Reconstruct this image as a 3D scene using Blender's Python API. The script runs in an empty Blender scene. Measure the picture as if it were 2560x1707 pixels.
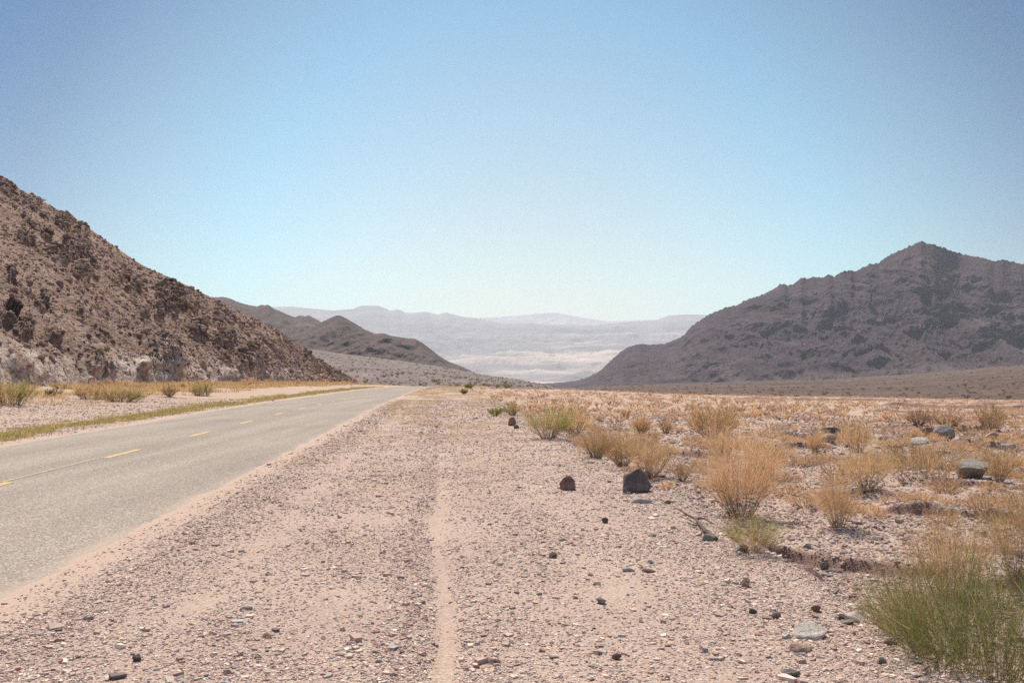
import bpy, bmesh, math, random
import numpy as np
from mathutils import Vector, Matrix

rng = np.random.default_rng(11)
random.seed(11)
scene = bpy.context.scene
col = scene.collection

# ------------------------------------------------------------------ camera, sky, sun, exposure
CAM_H, LENS, SENS = 1.6, 35.0, 36.0
FPX = 2560 * LENS / SENS                       # focal length in photograph pixels
HORIZON = 930.0
PITCH = math.atan((HORIZON - 853.5) / FPX)
cam_data = bpy.data.cameras.new("camera")
cam = bpy.data.objects.new("camera", cam_data)
col.objects.link(cam)
cam.location = (0, 0, CAM_H)
cam.rotation_euler = (math.pi / 2 + PITCH, 0, 0)
cam_data.lens, cam_data.sensor_width = LENS, SENS
cam_data.clip_start, cam_data.clip_end = 0.1, 60000
scene.camera = cam

SUN_EL, SUN_AZ = math.radians(56), math.radians(-18)      # azimuth clockwise from +Y (view direction)
world = bpy.data.worlds.new("World")
scene.world = world
world.use_nodes = True
wn, wl = world.node_tree.nodes, world.node_tree.links
wn.clear()
sky = wn.new("ShaderNodeTexSky")
sky.sky_type = 'NISHITA'
sky.sun_disc = False
sky.sun_elevation, sky.sun_rotation = SUN_EL, SUN_AZ
sky.altitude = 600
sky.air_density, sky.dust_density, sky.ozone_density = 1.0, 0.6, 1.6
bg = wn.new("ShaderNodeBackground")
bg.inputs["Strength"].default_value = 0.088
out = wn.new("ShaderNodeOutputWorld")
# sky colour painted darker away from the view axis, imitating lens vignetting
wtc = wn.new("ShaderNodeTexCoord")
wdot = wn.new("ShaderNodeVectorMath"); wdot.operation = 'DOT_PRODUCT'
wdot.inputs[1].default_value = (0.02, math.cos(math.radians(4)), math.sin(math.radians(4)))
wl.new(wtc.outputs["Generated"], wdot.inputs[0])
wrp = wn.new("ShaderNodeValToRGB")  # outermost stop lightens again to keep the ambient light up
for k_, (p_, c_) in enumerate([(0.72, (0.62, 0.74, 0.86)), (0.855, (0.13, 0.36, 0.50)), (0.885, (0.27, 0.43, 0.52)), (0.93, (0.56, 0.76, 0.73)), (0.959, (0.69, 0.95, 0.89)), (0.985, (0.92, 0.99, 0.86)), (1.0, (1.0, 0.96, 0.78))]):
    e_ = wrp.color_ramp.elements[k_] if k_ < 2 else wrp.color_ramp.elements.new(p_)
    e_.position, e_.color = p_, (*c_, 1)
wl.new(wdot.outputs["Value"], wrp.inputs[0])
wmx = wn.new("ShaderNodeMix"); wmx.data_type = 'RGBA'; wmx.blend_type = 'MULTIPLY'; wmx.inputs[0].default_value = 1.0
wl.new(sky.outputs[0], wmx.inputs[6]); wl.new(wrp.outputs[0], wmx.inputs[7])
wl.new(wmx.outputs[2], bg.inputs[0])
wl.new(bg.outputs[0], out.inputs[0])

sun_data = bpy.data.lights.new("sun", 'SUN')
sun_data.energy, sun_data.angle, sun_data.color = 4.2, math.radians(0.5), (1.0, 0.935, 0.84)
sun = bpy.data.objects.new("sun", sun_data)
col.objects.link(sun)
sdir = Vector((math.sin(SUN_AZ) * math.cos(SUN_EL), math.cos(SUN_AZ) * math.cos(SUN_EL), math.sin(SUN_EL)))
sun.rotation_euler = (-sdir).to_track_quat('-Z', 'Y').to_euler()
sun.location = (0, 0, 60)

vs = scene.view_settings
vs.view_transform, vs.look, vs.exposure, vs.gamma = 'Standard', 'None', 0.6, 1.0
vs.use_curve_mapping = False
scene.cycles.volume_bounces = 1
scene.cycles.max_bounces = 6
scene.cycles.use_denoising = False

# ------------------------------------------------------------------ helpers: noise
def _h(ix, iy, seed):
    h = (ix.astype(np.int64) * 374761393 + iy.astype(np.int64) * 668265263 + seed * 974711) & 0xffffffff
    h = ((h ^ (h >> 13)) * 1274126177) & 0xffffffff
    return (h ^ (h >> 16)) & 0xffffffff

def perlin(x, y, seed=0):
    x = np.asarray(x, float); y = np.asarray(y, float)
    x0, y0 = np.floor(x), np.floor(y)
    fx, fy = x - x0, y - y0
    u, v = fx**3 * (fx * (fx * 6 - 15) + 10), fy**3 * (fy * (fy * 6 - 15) + 10)
    def g(dx, dy):
        a = _h(x0 + dx, y0 + dy, seed) * (2 * math.pi / 4294967296.0)
        return np.cos(a) * (fx - dx) + np.sin(a) * (fy - dy)
    a = g(0, 0) * (1 - u) + g(1, 0) * u
    b = g(0, 1) * (1 - u) + g(1, 1) * u
    return (a * (1 - v) + b * v) * 1.5

def fbm(x, y, octs=4, seed=0, gain=0.5):
    s, a, n = 0.0, 1.0, 0.0
    for k in range(octs):
        s = s + a * perlin(x * 2**k + 17.3 * k, y * 2**k - 9.1 * k, seed + k)
        n += a; a *= gain
    return s / n

def ridged(x, y, octs=4, seed=0, gain=0.5):
    s, a, n = 0.0, 1.0, 0.0
    for k in range(octs):
        s = s + a * (1 - np.minimum(1, 1.6 * np.abs(perlin(x * 2**k + 7.7 * k, y * 2**k + 3.1 * k, seed + k))))
        n += a; a *= gain
    return s / n

def blocks(x, y, seed=0):
    """cellular noise: (random height of the nearest cell, distance to it)"""
    x0, y0 = np.floor(x), np.floor(y); best = np.full(x.shape, 9.0); val = np.zeros(x.shape)
    for dx in (-1, 0, 1):
        for dy in (-1, 0, 1):
            h1 = _h(x0 + dx, y0 + dy, seed) / 4294967296.0; h2 = _h(x0 + dx, y0 + dy, seed + 7) / 4294967296.0
            dd = (x0 + dx + h1 - x)**2 + (y0 + dy + h2 - y)**2
            m = dd < best; best = np.where(m, dd, best); val = np.where(m, _h(x0 + dx, y0 + dy, seed + 13) / 4294967296.0, val)
    return val, np.sqrt(best)

def sstep(a, b, x):
    t = np.clip((x - a) / (b - a), 0, 1)
    return t * t * (3 - 2 * t)

# ------------------------------------------------------------------ helpers: camera geometry
CP, SP = math.cos(PITCH), math.sin(PITCH)
def at(px, py, Y):
    """world point at forward distance Y seen at photograph pixel (px, py)"""
    dx = (np.asarray(px, float) - 1280) / FPX
    dz = -(np.asarray(py, float) - 853.5) / FPX
    dy = CP - SP * dz
    dzz = SP + CP * dz
    return dx / dy * Y, np.asarray(Y, float) + 0 * dx, CAM_H + dzz / dy * Y

def project(V):
    x, y, z = V[:, 0], V[:, 1], V[:, 2] - CAM_H
    d = y * CP + z * SP
    up = -y * SP + z * CP
    d = np.where(d < 0.1, 0.1, d)
    return 1280 + x / d * FPX, 853.5 - up / d * FPX, d

# ------------------------------------------------------------------ helpers: objects
def link(o, parent=None):
    col.objects.link(o)
    if parent: o.parent = parent
    return o

def tag(o, label=None, cat=None, group=None, kind=None):
    if label: o['label'] = label
    if cat: o['category'] = cat
    if group: o['group'] = group
    if kind: o['kind'] = kind
    return o

def np_mesh(name, V, F, material=None, colors=None, floats=None, smooth=False):
    V = np.ascontiguousarray(V, np.float32); F = np.ascontiguousarray(F, np.int32)
    me = bpy.data.meshes.new(name)
    me.vertices.add(len(V)); me.vertices.foreach_set('co', V.ravel())
    k = F.shape[1]
    me.loops.add(F.size); me.loops.foreach_set('vertex_index', F.ravel())
    me.polygons.add(len(F))
    me.polygons.foreach_set('loop_start', np.arange(0, F.size, k, dtype=np.int32))
    me.polygons.foreach_set('loop_total', np.full(len(F), k, np.int32))
    me.polygons.foreach_set('use_smooth', np.full(len(F), smooth, bool))
    me.update(calc_edges=True)
    if colors is not None:
        a = me.attributes.new('col', 'FLOAT_COLOR', 'POINT')
        c = np.ones((len(V), 4), np.float32); c[:, :3] = colors
        a.data.foreach_set('color', c.ravel())
    for key, val in (floats or {}).items():
        a = me.attributes.new(key, 'FLOAT', 'POINT')
        a.data.foreach_set('value', np.ascontiguousarray(val, np.float32))
    if material: me.materials.append(material)
    return me

def obj(name, me, parent=None):
    return link(bpy.data.objects.new(name, me), parent)

def empty(name, loc):
    o = bpy.data.objects.new(name, None)
    o.empty_display_size = 0.2
    o.location = loc
    return link(o)

def copy_tree(o, parent=None):
    c = o.copy(); link(c)
    if parent: c.parent = parent
    for ch in list(o.children): copy_tree(ch, c)
    return c

def grid_faces(nr, nc):
    i = np.arange(nr * nc).reshape(nr, nc)
    return np.stack([i[:-1, :-1], i[:-1, 1:], i[1:, 1:], i[1:, :-1]], -1).reshape(-1, 4)

# ------------------------------------------------------------------ helpers: materials
class NT:
    def __init__(self, name, rough=0.95, spec=0.12):
        self.m = bpy.data.materials.new(name); self.m.use_nodes = True
        self.n, self.l = self.m.node_tree.nodes, self.m.node_tree.links
        self.b = self.n["Principled BSDF"]
        self.b.inputs["Roughness"].default_value = rough
        self.b.inputs["Specular IOR Level"].default_value = spec
        self.pos = self.n.new("ShaderNodeNewGeometry").outputs["Position"]
    def _in(self, sock, v):
        if isinstance(v, bpy.types.NodeSocket): self.l.new(v, sock)
        elif isinstance(v, (tuple, list)) and len(v) == 3 and sock.type == 'RGBA': sock.default_value = (*v, 1)
        else: sock.default_value = v
    def mapping(self, scale, rot=(0, 0, 0), vec=None):
        n = self.n.new("ShaderNodeMapping")
        self.l.new(vec or self.pos, n.inputs[0]); n.inputs["Scale"].default_value = scale; n.inputs["Rotation"].default_value = rot
        return n.outputs[0]
    def noise(self, scale, detail=4, rough=0.55, vec=None, dist=0.0):
        n = self.n.new("ShaderNodeTexNoise")
        self.l.new(vec or self.pos, n.inputs["Vector"])
        n.inputs["Scale"].default_value = scale; n.inputs["Detail"].default_value = detail
        n.inputs["Roughness"].default_value = rough; n.inputs["Distortion"].default_value = dist
        return n.outputs["Fac"]
    def voronoi(self, scale, vec=None, feature='F1'):
        n = self.n.new("ShaderNodeTexVoronoi"); n.feature = feature
        self.l.new(vec or self.pos, n.inputs["Vector"]); n.inputs["Scale"].default_value = scale
        return n
    def attr(self, name):
        n = self.n.new("ShaderNodeAttribute"); n.attribute_name = name
        return n
    def ramp(self, fac, stops):
        n = self.n.new("ShaderNodeValToRGB"); e = n.color_ramp.elements
        while len(e) < len(stops): e.new(0.5)
        for k, (p, c) in enumerate(stops):
            e[k].position = p; e[k].color = (*c, 1) if isinstance(c, (tuple, list)) else (c, c, c, 1)
        self.l.new(fac, n.inputs[0]); return n.outputs[0]
    def mix(self, fac, a, b, mode='MIX'):
        n = self.n.new("ShaderNodeMix"); n.data_type = 'RGBA'; n.blend_type = mode
        self._in(n.inputs[0], fac); self._in(n.inputs[6], a); self._in(n.inputs[7], b)
        return n.outputs[2]
    def math(self, op, a, b=0.5, clamp=False):
        n = self.n.new("ShaderNodeMath"); n.operation = op; n.use_clamp = clamp
        self._in(n.inputs[0], a); self._in(n.inputs[1], b)
        return n.outputs[0]
    def rand(self):
        return self.n.new("ShaderNodeObjectInfo").outputs["Random"]
    def base(self, c): self._in(self.b.inputs["Base Color"], c)
    def bump(self, h, strength=0.5, distance=0.02, normal=None):
        n = self.n.new("ShaderNodeBump"); n.inputs["Strength"].default_value = strength; n.inputs["Distance"].default_value = distance
        self.l.new(h, n.inputs["Height"])
        if normal: self.l.new(normal, n.inputs["Normal"])
        self.l.new(n.outputs[0], self.b.inputs["Normal"]); return n.outputs[0]

def mat_ground():
    t = NT("desert gravel")
    big = t.noise(0.35, 5, 0.6)
    c = t.ramp(big, [(0.3, (0.41, 0.28, 0.21)), (0.5, (0.47, 0.335, 0.25)), (0.7, (0.51, 0.37, 0.278))])
    fine = t.noise(70, 3, 0.7)
    c = t.mix(1.0, c, t.ramp(fine, [(0.3, 0.6), (0.5, 1.0), (0.72, 1.3)]), 'MULTIPLY')
    v = t.voronoi(42)
    peb = t.ramp(t.math('FRACT', t.math('MULTIPLY', v.outputs["Color"], 7.0)), [(0.0, (0.30, 0.21, 0.18)), (0.3, (0.46, 0.34, 0.29)), (0.6, (0.52, 0.40, 0.35)), (0.85, (0.62, 0.52, 0.43)), (1.0, (0.33, 0.27, 0.25))])
    pm = t.ramp(v.outputs["Distance"], [(0.42, 1.0), (0.6, 0.0)])
    c = t.mix(t.math('MULTIPLY', pm, 0.6), c, peb)
    c = t.mix(t.math('MULTIPLY', t.attr('sand').outputs["Fac"], 0.8), c, (0.54, 0.385, 0.29))
    c = t.mix(t.attr('litter').outputs["Fac"], c, (0.46, 0.325, 0.22))
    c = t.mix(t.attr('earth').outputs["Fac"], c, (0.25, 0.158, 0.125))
    t.base(c)
    n1 = t.bump(t.noise(30, 5, 0.7), 0.6, 0.02)
    t.bump(t.ramp(v.outputs["Distance"], [(0.0, 1.0), (0.6, 0.0)]), 0.6, 0.012, n1)
    return t.m

def mat_road():
    t = NT("worn asphalt", 0.9, 0.2)
    big = t.noise(0.25, 4, 0.5)
    c = t.ramp(big, [(0.3, (0.262, 0.210, 0.170)), (0.7, (0.318, 0.258, 0.210))])
    ml = t.mapping((1.2, 0.05, 1), (0, 0, math.radians(-3.9)))
    c = t.mix(t.math('MULTIPLY', t.ramp(t.noise(1.0, 3, 0.5, ml), [(0.42, 0.0), (0.68, 1.0)]), 0.5), c, (0.40, 0.34, 0.26))
    v = t.voronoi(70)
    c = t.mix(1.0, c, t.ramp(t.math('FRACT', t.math('MULTIPLY', v.outputs["Color"], 5.0)), [(0.0, 0.45), (0.5, 1.0), (0.85, 1.2), (1.0, 1.9)]), 'MULTIPLY')
    c = t.mix(t.math('MULTIPLY', t.attr('sand').outputs["Fac"], 0.85), c, (0.50, 0.37, 0.28))
    t.base(c)
    t.bump(t.noise(90, 3, 0.7), 0.5, 0.008)
    return t.m

def mat_paint():
    t = NT("worn yellow paint", 0.8, 0.2)
    wear = t.ramp(t.noise(9, 5, 0.7), [(0.35, (0.34, 0.29, 0.20)), (0.54, (0.58, 0.39, 0.13)), (0.8, (0.68, 0.46, 0.15))])
    t.base(wear); return t.m

def mat_paint_faded():
    t = NT("faded yellow paint", 0.85, 0.2)
    t.base(t.ramp(t.noise(6, 6, 0.75), [(0.42, (0.29, 0.26, 0.20)), (0.6, (0.46, 0.36, 0.15)), (0.85, (0.6, 0.42, 0.12))])); return t.m

def mat_hill():
    t = NT("hillside rock")
    m = t.mapping((1, 1, 1))
    big = t.noise(0.12, 6, 0.65)
    c = t.ramp(big, [(0.3, (0.25, 0.152, 0.113)), (0.5, (0.33, 0.215, 0.162)), (0.7, (0.42, 0.288, 0.218))])
    mid = t.noise(1.3, 6, 0.7)
    c = t.mix(1.0, c, t.ramp(mid, [(0.3, 0.42), (0.46, 0.95), (0.7, 1.35)]), 'MULTIPLY')
    rust = t.ramp(t.noise(0.2, 4, 0.6), [(0.5, 0.0), (0.7, 0.6)])
    c = t.mix(rust, c, (0.33, 0.19, 0.125))
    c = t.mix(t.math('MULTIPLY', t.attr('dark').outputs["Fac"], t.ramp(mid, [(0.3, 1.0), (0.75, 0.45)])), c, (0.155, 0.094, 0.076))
    pale = t.math('MULTIPLY', t.attr('pale').outputs["Fac"], t.ramp(t.noise(0.55, 5, 0.65), [(0.38, 0.0), (0.56, 1.0)]))
    c = t.mix(pale, c, t.ramp(mid, [(0.35, (0.48, 0.35, 0.275)), (0.6, (0.72, 0.585, 0.475))]))
    v = t.voronoi(2.3)
    c = t.mix(0.5, c, t.mix(1.0, c, t.ramp(v.outputs["Color"], [(0.0, 0.45), (0.5, 1.0), (1.0, 1.5)]), 'MULTIPLY'))
    t.base(c)
    n1 = t.bump(t.noise(0.9, 8, 0.7), 0.9, 0.7)
    t.bump(t.ramp(v.outputs["Distance"], [(0.0, 1.0), (0.5, 0.0)]), 0.7, 0.25, n1)
    return t.m

def mat_mountain(name, dark, mid, light, s, bump_d):
    t = NT(name)
    c = t.ramp(t.noise(0.010 * s, 8, 0.62), [(0.3, dark), (0.5, mid), (0.7, light)])
    c = t.mix(1.0, c, t.ramp(t.noise(0.10 * s, 5, 0.7), [(0.33, 0.72), (0.5, 1.0), (0.67, 1.25)]), 'MULTIPLY')
    c = t.mix(t.math('MULTIPLY', t.attr('pale').outputs["Fac"], 0.85), c, (0.17, 0.125, 0.115))
    t.base(c)
    t.bump(t.noise(0.02 * s, 7, 0.6), 0.6, bump_d)
    return t.m

def mat_fan(name, a, b):
    t = NT(name)
    c = t.ramp(t.noise(0.02, 6, 0.6, t.mapping((0.35, 1, 1))), [(0.3, a), (0.7, b)])
    c = t.mix(1.0, c, t.ramp(t.noise(0.22, 6, 0.8), [(0.36, 0.45), (0.5, 1.0), (0.64, 1.4)]), 'MULTIPLY')
    t.base(c); t.bump(t.noise(0.3, 5, 0.7), 1.0, 1.5)
    return t.m

def mat_far(name, a, b):
    t = NT(name)
    m = t.mapping((0.6, 1, 3.5))
    c = t.ramp(t.noise(0.0016, 8, 0.65, m), [(0.35, a), (0.65, b)])
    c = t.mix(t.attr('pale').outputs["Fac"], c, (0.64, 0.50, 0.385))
    t.base(c); t.bump(t.noise(0.003, 8, 0.65), 0.8, 80)
    return t.m

def mat_stone(name, a, b, c3):
    t = NT(name, 0.9, 0.2)
    tc = t.n.new("ShaderNodeTexCoord").outputs["Object"]
    c = t.ramp(t.noise(3.5, 6, 0.7, tc), [(0.3, a), (0.5, b), (0.72, c3)])
    c = t.mix(1.0, c, t.ramp(t.noise(22, 3, 0.7, tc), [(0.3, 0.7), (0.7, 1.25)]), 'MULTIPLY')
    c = t.mix(1.0, c, t.ramp(t.rand(), [(0.0, 0.78), (1.0, 1.2)]), 'MULTIPLY')
    t.base(c); t.bump(t.noise(9, 6, 0.7, tc), 0.7, 0.05)
    return t.m

def mat_attr(name, rough=0.9, spec=0.12, bump=0.0):
    t = NT(name, rough, spec)
    t.base(t.attr('col').outputs["Color"])
    if bump: t.bump(t.noise(bump, 3, 0.7), 0.5, 0.01)
    return t.m

def mat_plant(name):
    t = NT(name, 0.85, 0.1)
    c = t.mix(1.0, t.attr('col').outputs["Color"], t.ramp(t.rand(), [(0.0, 0.82), (1.0, 1.16)]), 'MULTIPLY')
    t.base(c)
    tr = t.n.new("ShaderNodeBsdfTranslucent"); t.l.new(c, tr.inputs[0])
    mx = t.n.new("ShaderNodeMixShader"); mx.inputs[0].default_value = 0.48
    t.l.new(t.b.outputs[0], mx.inputs[1]); t.l.new(tr.outputs[0], mx.inputs[2])
    t.l.new(mx.outputs[0], t.n["Material Output"].inputs[0])
    return t.m

M_GROUND, M_ROAD, M_PAINT, M_FADED = mat_ground(), mat_road(), mat_paint(), mat_paint_faded()
M_HILL = mat_hill()
M_STONES, M_PLANT, M_TWIG = mat_attr("gravel stones"), mat_plant("dry plant"), mat_attr("woody twig")
M_DARK = mat_stone("dark volcanic stone", (0.12, 0.088, 0.076), (0.19, 0.148, 0.125), (0.28, 0.225, 0.19))
M_BOULDER = mat_stone("dark boulder", (0.12, 0.09, 0.076), (0.18, 0.14, 0.12), (0.27, 0.22, 0.19))
M_BROWN = mat_stone("red brown stone", (0.17, 0.095, 0.075), (0.27, 0.165, 0.13), (0.38, 0.26, 0.205))
M_GREY = mat_stone("blue grey stone", (0.24, 0.21, 0.18), (0.34, 0.31, 0.27), (0.45, 0.41, 0.36))
M_PALE = mat_stone("pale stone", (0.40, 0.33, 0.28), (0.56, 0.48, 0.41), (0.68, 0.60, 0.52))
M_TAN = mat_stone("tan stone", (0.34, 0.22, 0.16), (0.44, 0.30, 0.22), (0.55, 0.40, 0.30))

# ------------------------------------------------------------------ ground height
HALF = 3.25
SH = 9.07                                       # right rim of the gravel shoulder, measured from the road centre
def road_cx(Y):
    Y = np.asarray(Y, float)
    t = np.clip(Y - 100, 0, 220)
    return -6.32 - 0.068 * Y + 0.0004 * t * t + 0.0 * Y

_ys = np.arange(-400, 23000, 1.0)
_sl = np.interp(_ys, [-400, 35, 60, 130, 200, 300, 420, 1050, 1100], [0, 0, -0.006, -0.007, -0.0137, -0.035, -0.06, -0.06, 0])
_bz = np.concatenate([[0], np.cumsum(_sl)[:-1]])
_bz -= np.interp(0, _ys, _bz)
def base_z(Y): return np.interp(Y, _ys, _bz)

# small cut banks: end points of the lip (higher ground lies behind), height, fade length behind
BANKS = [((2.3, 12.1), (5.8, 8.6), 0.14, 2.6), ((5.2, 15.6), (9.5, 13.2), 0.15, 1.8), ((8.8, 17.0), (11.5, 16.2), 0.16, 1.8), ((9.2, 34.6), (10.6, 34.2), 0.34, 2.0), ((11.6, 37.2), (12.8, 36.8), 0.22, 2.0),
         ((3.9, 26.6), (5.3, 25.4), 0.16, 2.0), ((29.0, 141), (58.0, 136), 0.45, 14), ((33.5, 98), (62.0, 88), 0.55, 10),
         ((6.4, 14.9), (8.4, 14.0), 0.10, 1.2), ((5.6, 18.6), (7.0, 18.2), 0.10, 1.5), ((9.0, 22.8), (12.0, 21.9), 0.16, 2.0),
         ((5.0, 12.6), (6.6, 11.8), 0.07, 1.0), ((40.0, 112), (70, 104), 0.35, 8), ((24, 70), (36, 66), 0.3, 6),
         ((7.8, 19.8), (10.2, 18.6), 0.14, 1.6), ((11.4, 26.8), (14.6, 25.4), 0.18, 2.0), ((6.8, 30.0), (9.6, 29.0), 0.16, 2.0), ((13.0, 31.5), (17.5, 30.2), 0.22, 2.4), ((15, 43), (21, 41), 0.25, 3.0), ((4.6, 21.8), (6.2, 20.9), 0.10, 1.4)]

def ground(X, Y, want=False):
    X = np.asarray(X, float); Y = np.asarray(Y, float)
    shp = np.broadcast(X, Y).shape
    X, Y = np.broadcast_to(X, shp).reshape(-1), np.broadcast_to(Y, shp).reshape(-1)
    s = X - road_cx(Y)
    z = base_z(Y)
    near = sstep(520, 260, np.hypot(X, Y))
    off = sstep(HALF, HALF + 0.5, np.abs(s))
    lip = np.abs(s) - HALF + 0.10 + 0.13 * fbm(Y * 0.9, s * 0.6, 4, 81) + 0.05 * fbm(Y * 5, s * 5, 3, 82)
    onto = sstep(-0.06, 0.10, lip)
    rim = SH + 0.35 * fbm(Y * 0.35, Y * 0 + 3.3, 3, 5)
    d = s - rim
    z = z - near * (0.54 * sstep(0, 1.0, d) + 0.020 * np.clip(d - 1, 0, 45)) - 0.10 * sstep(-0.9, 0.1, d) * near * sstep(0.2, -0.1, d) * 0
    wash = sstep(0.6, 2.5, d) * near
    z = z + wash * (0.26 * fbm(X * 0.28, Y * 0.28, 4, 21) + 0.09 * fbm(X * 1.3, Y * 1.3, 4, 25))
    z = z + off * near * (0.02 * fbm(X * 0.8, Y * 0.8, 3, 31) + 0.012 * fbm(X * 4, Y * 4, 3, 33))
    z = z + wash * sstep(50, 110, Y) * 0.35 * fbm(X / 28, Y / 40, 3, 27)
    z = z - near * 0.016 * np.clip(X - 8, 0, 90) * sstep(50, 180, Y)
    # left verge rises a little towards the hill
    z = z + near * 0.035 * np.clip(-s - 5.5, 0, 40) + off * near * sstep(0, 3, -s - 3) * 0.06 * fbm(X * 0.4, Y * 0.4, 3, 41)
    # wheel ruts
    wob = 0.16 * fbm(Y * 0.23, Y * 0 + 1.1, 3, 51)
    rut = np.exp(-((s - 6.28 - wob) / 0.075)**2) + 0.55 * np.exp(-((s - 4.62 - wob) / 0.16)**2)
    rut = rut * np.clip(0.75 + 0.9 * fbm(Y * 0.5, s * 2, 3, 52), 0.1, 1.2)
    berm = np.exp(-((s - 6.06 - wob) / 0.09)**2) + 0.5 * np.exp(-((s - 6.66 - wob) / 0.12)**2) + 0.8 * np.exp(-((s - 3.95) / 0.16)**2)
    rutfade = sstep(22, 5.5, Y)
    z = z - 0.045 * rut * rutfade * off + 0.035 * berm * rutfade * off * (0.6 + 0.8 * fbm(X * 3, Y * 3, 2, 53))
    z = z + 0.014 * onto - 0.03 * (1 - onto)
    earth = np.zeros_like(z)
    for (p, q, h, fd) in BANKS:
        p, q = np.array(p), np.array(q)
        L = np.linalg.norm(q - p); e = (q - p) / L; n = np.array([-e[1], e[0]])
        if n[1] < 0: n = -n
        sc = max(h, 0.1); c0 = (p + q) / 2; reach = L / 2 + 4 * fd + 2
        idx = np.nonzero((np.abs(X - c0[0]) < reach) & (np.abs(Y - c0[1]) < reach))
        if len(idx[0]) == 0: continue
        Xf, Yf = X, Y; X, Y = X[idx], Y[idx]
        a = (X - p[0]) * e[0] + (Y - p[1]) * e[1]
        tt = (X - p[0]) * n[0] + (Y - p[1]) * n[1]
        tt = tt + sc * (1.1 * fbm(a / (sc * 4), a * 0 + h * 31, 2, 61) + 0.25 * fbm(X / sc * 0.5, Y / sc * 0.5, 1, 62))
        win = sstep(0, 0.16 * L, a) * sstep(L, 0.80 * L, a)
        win = win * (0.8 + 0.5 * fbm(a / (sc * 4), a * 0 + 9.2, 2, 63))
        wd = np.maximum(max(0.11, sc * 0.3), 0.0055 * Y)
        tt = tt + wd * 0.3 * fbm(X / (sc * 1.6), Y / (sc * 1.6), 1, 64)
        st = sstep(0, wd, tt)
        z[idx] += h * win * st * np.exp(-np.clip(tt, 0, None) / fd) - 0.35 * h * win * (1 - st) * np.exp(-(np.clip(-tt, 0, None) / (sc * 2.2))**2)
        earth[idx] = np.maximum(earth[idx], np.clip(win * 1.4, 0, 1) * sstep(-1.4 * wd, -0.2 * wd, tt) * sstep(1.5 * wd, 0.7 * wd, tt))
        X, Y = Xf, Yf
    if not want: return z.reshape(shp)
    sand = np.clip(0.25 * rut * rutfade * off + 0.75 * sstep(HALF + 0.6, HALF + 0.05, np.abs(s)) * sstep(HALF - 1, HALF - 0.3, np.abs(s)), 0, 1)
    lit = off * sstep(0.05, 0.35, fbm(X * 0.33, Y * 0.20, 4, 71)) * 0.55 * sstep(12, 40, Y) * sstep(-9, -5, -np.abs(s - 6) - 0)
    lit = np.maximum(lit, near * off * sstep(25, 60, Y) * np.where(d > 0, 0.75, np.where(s < 0, 0.6, 0.4)) * sstep(-0.35, 0.2, fbm(X * 0.15, Y * 0.1, 4, 73)))
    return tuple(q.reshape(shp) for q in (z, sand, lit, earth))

def steps(segs):
    o = [segs[0][0]]
    for a, b, s0, s1 in segs:
        v = a
        while v < b:
            t = (v - a) / (b - a); v = v + s0 + (s1 - s0) * t
            o.append(min(v, b))
    return np.array(o)

ysg = steps([(-300, -20, 60, 10), (-20, 3, 4, 0.3), (3, 16, 0.032, 0.04), (16, 60, 0.05, 0.22), (60, 150, 0.25, 0.45), (150, 420, 1.0, 12), (420, 22000, 40, 1500)])
xr = steps([(0, 13, 0.035, 0.045), (13, 75, 0.06, 0.55), (75, 400, 1.2, 30), (400, 15000, 60, 1500)])
xl = steps([(0, 7, 0.04, 0.05), (7, 60, 0.06, 0.7), (60, 400, 1.5, 30), (400, 15000, 60, 1500)])
xsg = np.concatenate([-xl[:0:-1], xr])
XX, YY = np.meshgrid(xsg, ysg)
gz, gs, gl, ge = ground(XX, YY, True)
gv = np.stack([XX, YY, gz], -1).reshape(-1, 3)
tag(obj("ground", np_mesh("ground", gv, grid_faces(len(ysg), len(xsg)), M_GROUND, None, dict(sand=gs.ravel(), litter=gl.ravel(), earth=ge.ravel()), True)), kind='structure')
del XX, YY, gz, gs, gl, ge, gv

def gpoint(px, py):
    """where the sight line through a photograph pixel meets the ground"""
    Y = np.concatenate([np.arange(4, 60, 0.02), np.arange(60, 260, 0.2)])
    x, y, z = at(px, py, Y)
    hit = np.nonzero(z <= ground(x, y))[0]
    k = hit[0] if len(hit) else len(Y) - 1
    return float(x[k]), float(y[k]), float(ground(x[k], y[k]))

# ------------------------------------------------------------------ road
def strip(s0, s1, y0, y1, ny, ns, lift, edge_noise=0.0):
    Y = np.linspace(y0, y1, ny) if y1 < 90 or y0 > 30 else np.concatenate([np.linspace(y0, 40, ny // 2), np.linspace(40, y1, ny - ny // 2 + 1)[1:]])
    t = np.linspace(0, 1, ns)
    S0 = s0 + edge_noise * fbm(Y * 0.9, Y * 0 + 2.2, 4, 81); S1 = s1 + edge_noise * fbm(Y * 0.9, Y * 0 + 8.2, 4, 83)
    S = S0[:, None] * (1 - t) + S1[:, None] * t
    X = road_cx(Y)[:, None] + S
    YYs = np.repeat(Y[:, None], ns, 1)
    Z = base_z(YYs) + lift - 0.004 * (np.abs(S) / HALF)**2
    return np.stack([X, YYs, Z], -1).reshape(-1, 3), grid_faces(len(Y), ns), S
V, F, S = strip(-HALF - 0.05, HALF + 0.05, -60, 330, 700, 41, 0.004, 0.0)
edge = sstep(0.32, 0.0, HALF - np.abs(S)) * np.clip(0.5 + 1.2 * fbm(V[:, 0].reshape(S.shape) * 1.5, V[:, 1].reshape(S.shape) * 0.6, 3, 85), 0, 1)
road = obj("road", np_mesh("road", V, F, M_ROAD, None, dict(sand=edge.ravel()), True))
tag(road, kind='structure')
k = 0
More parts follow.
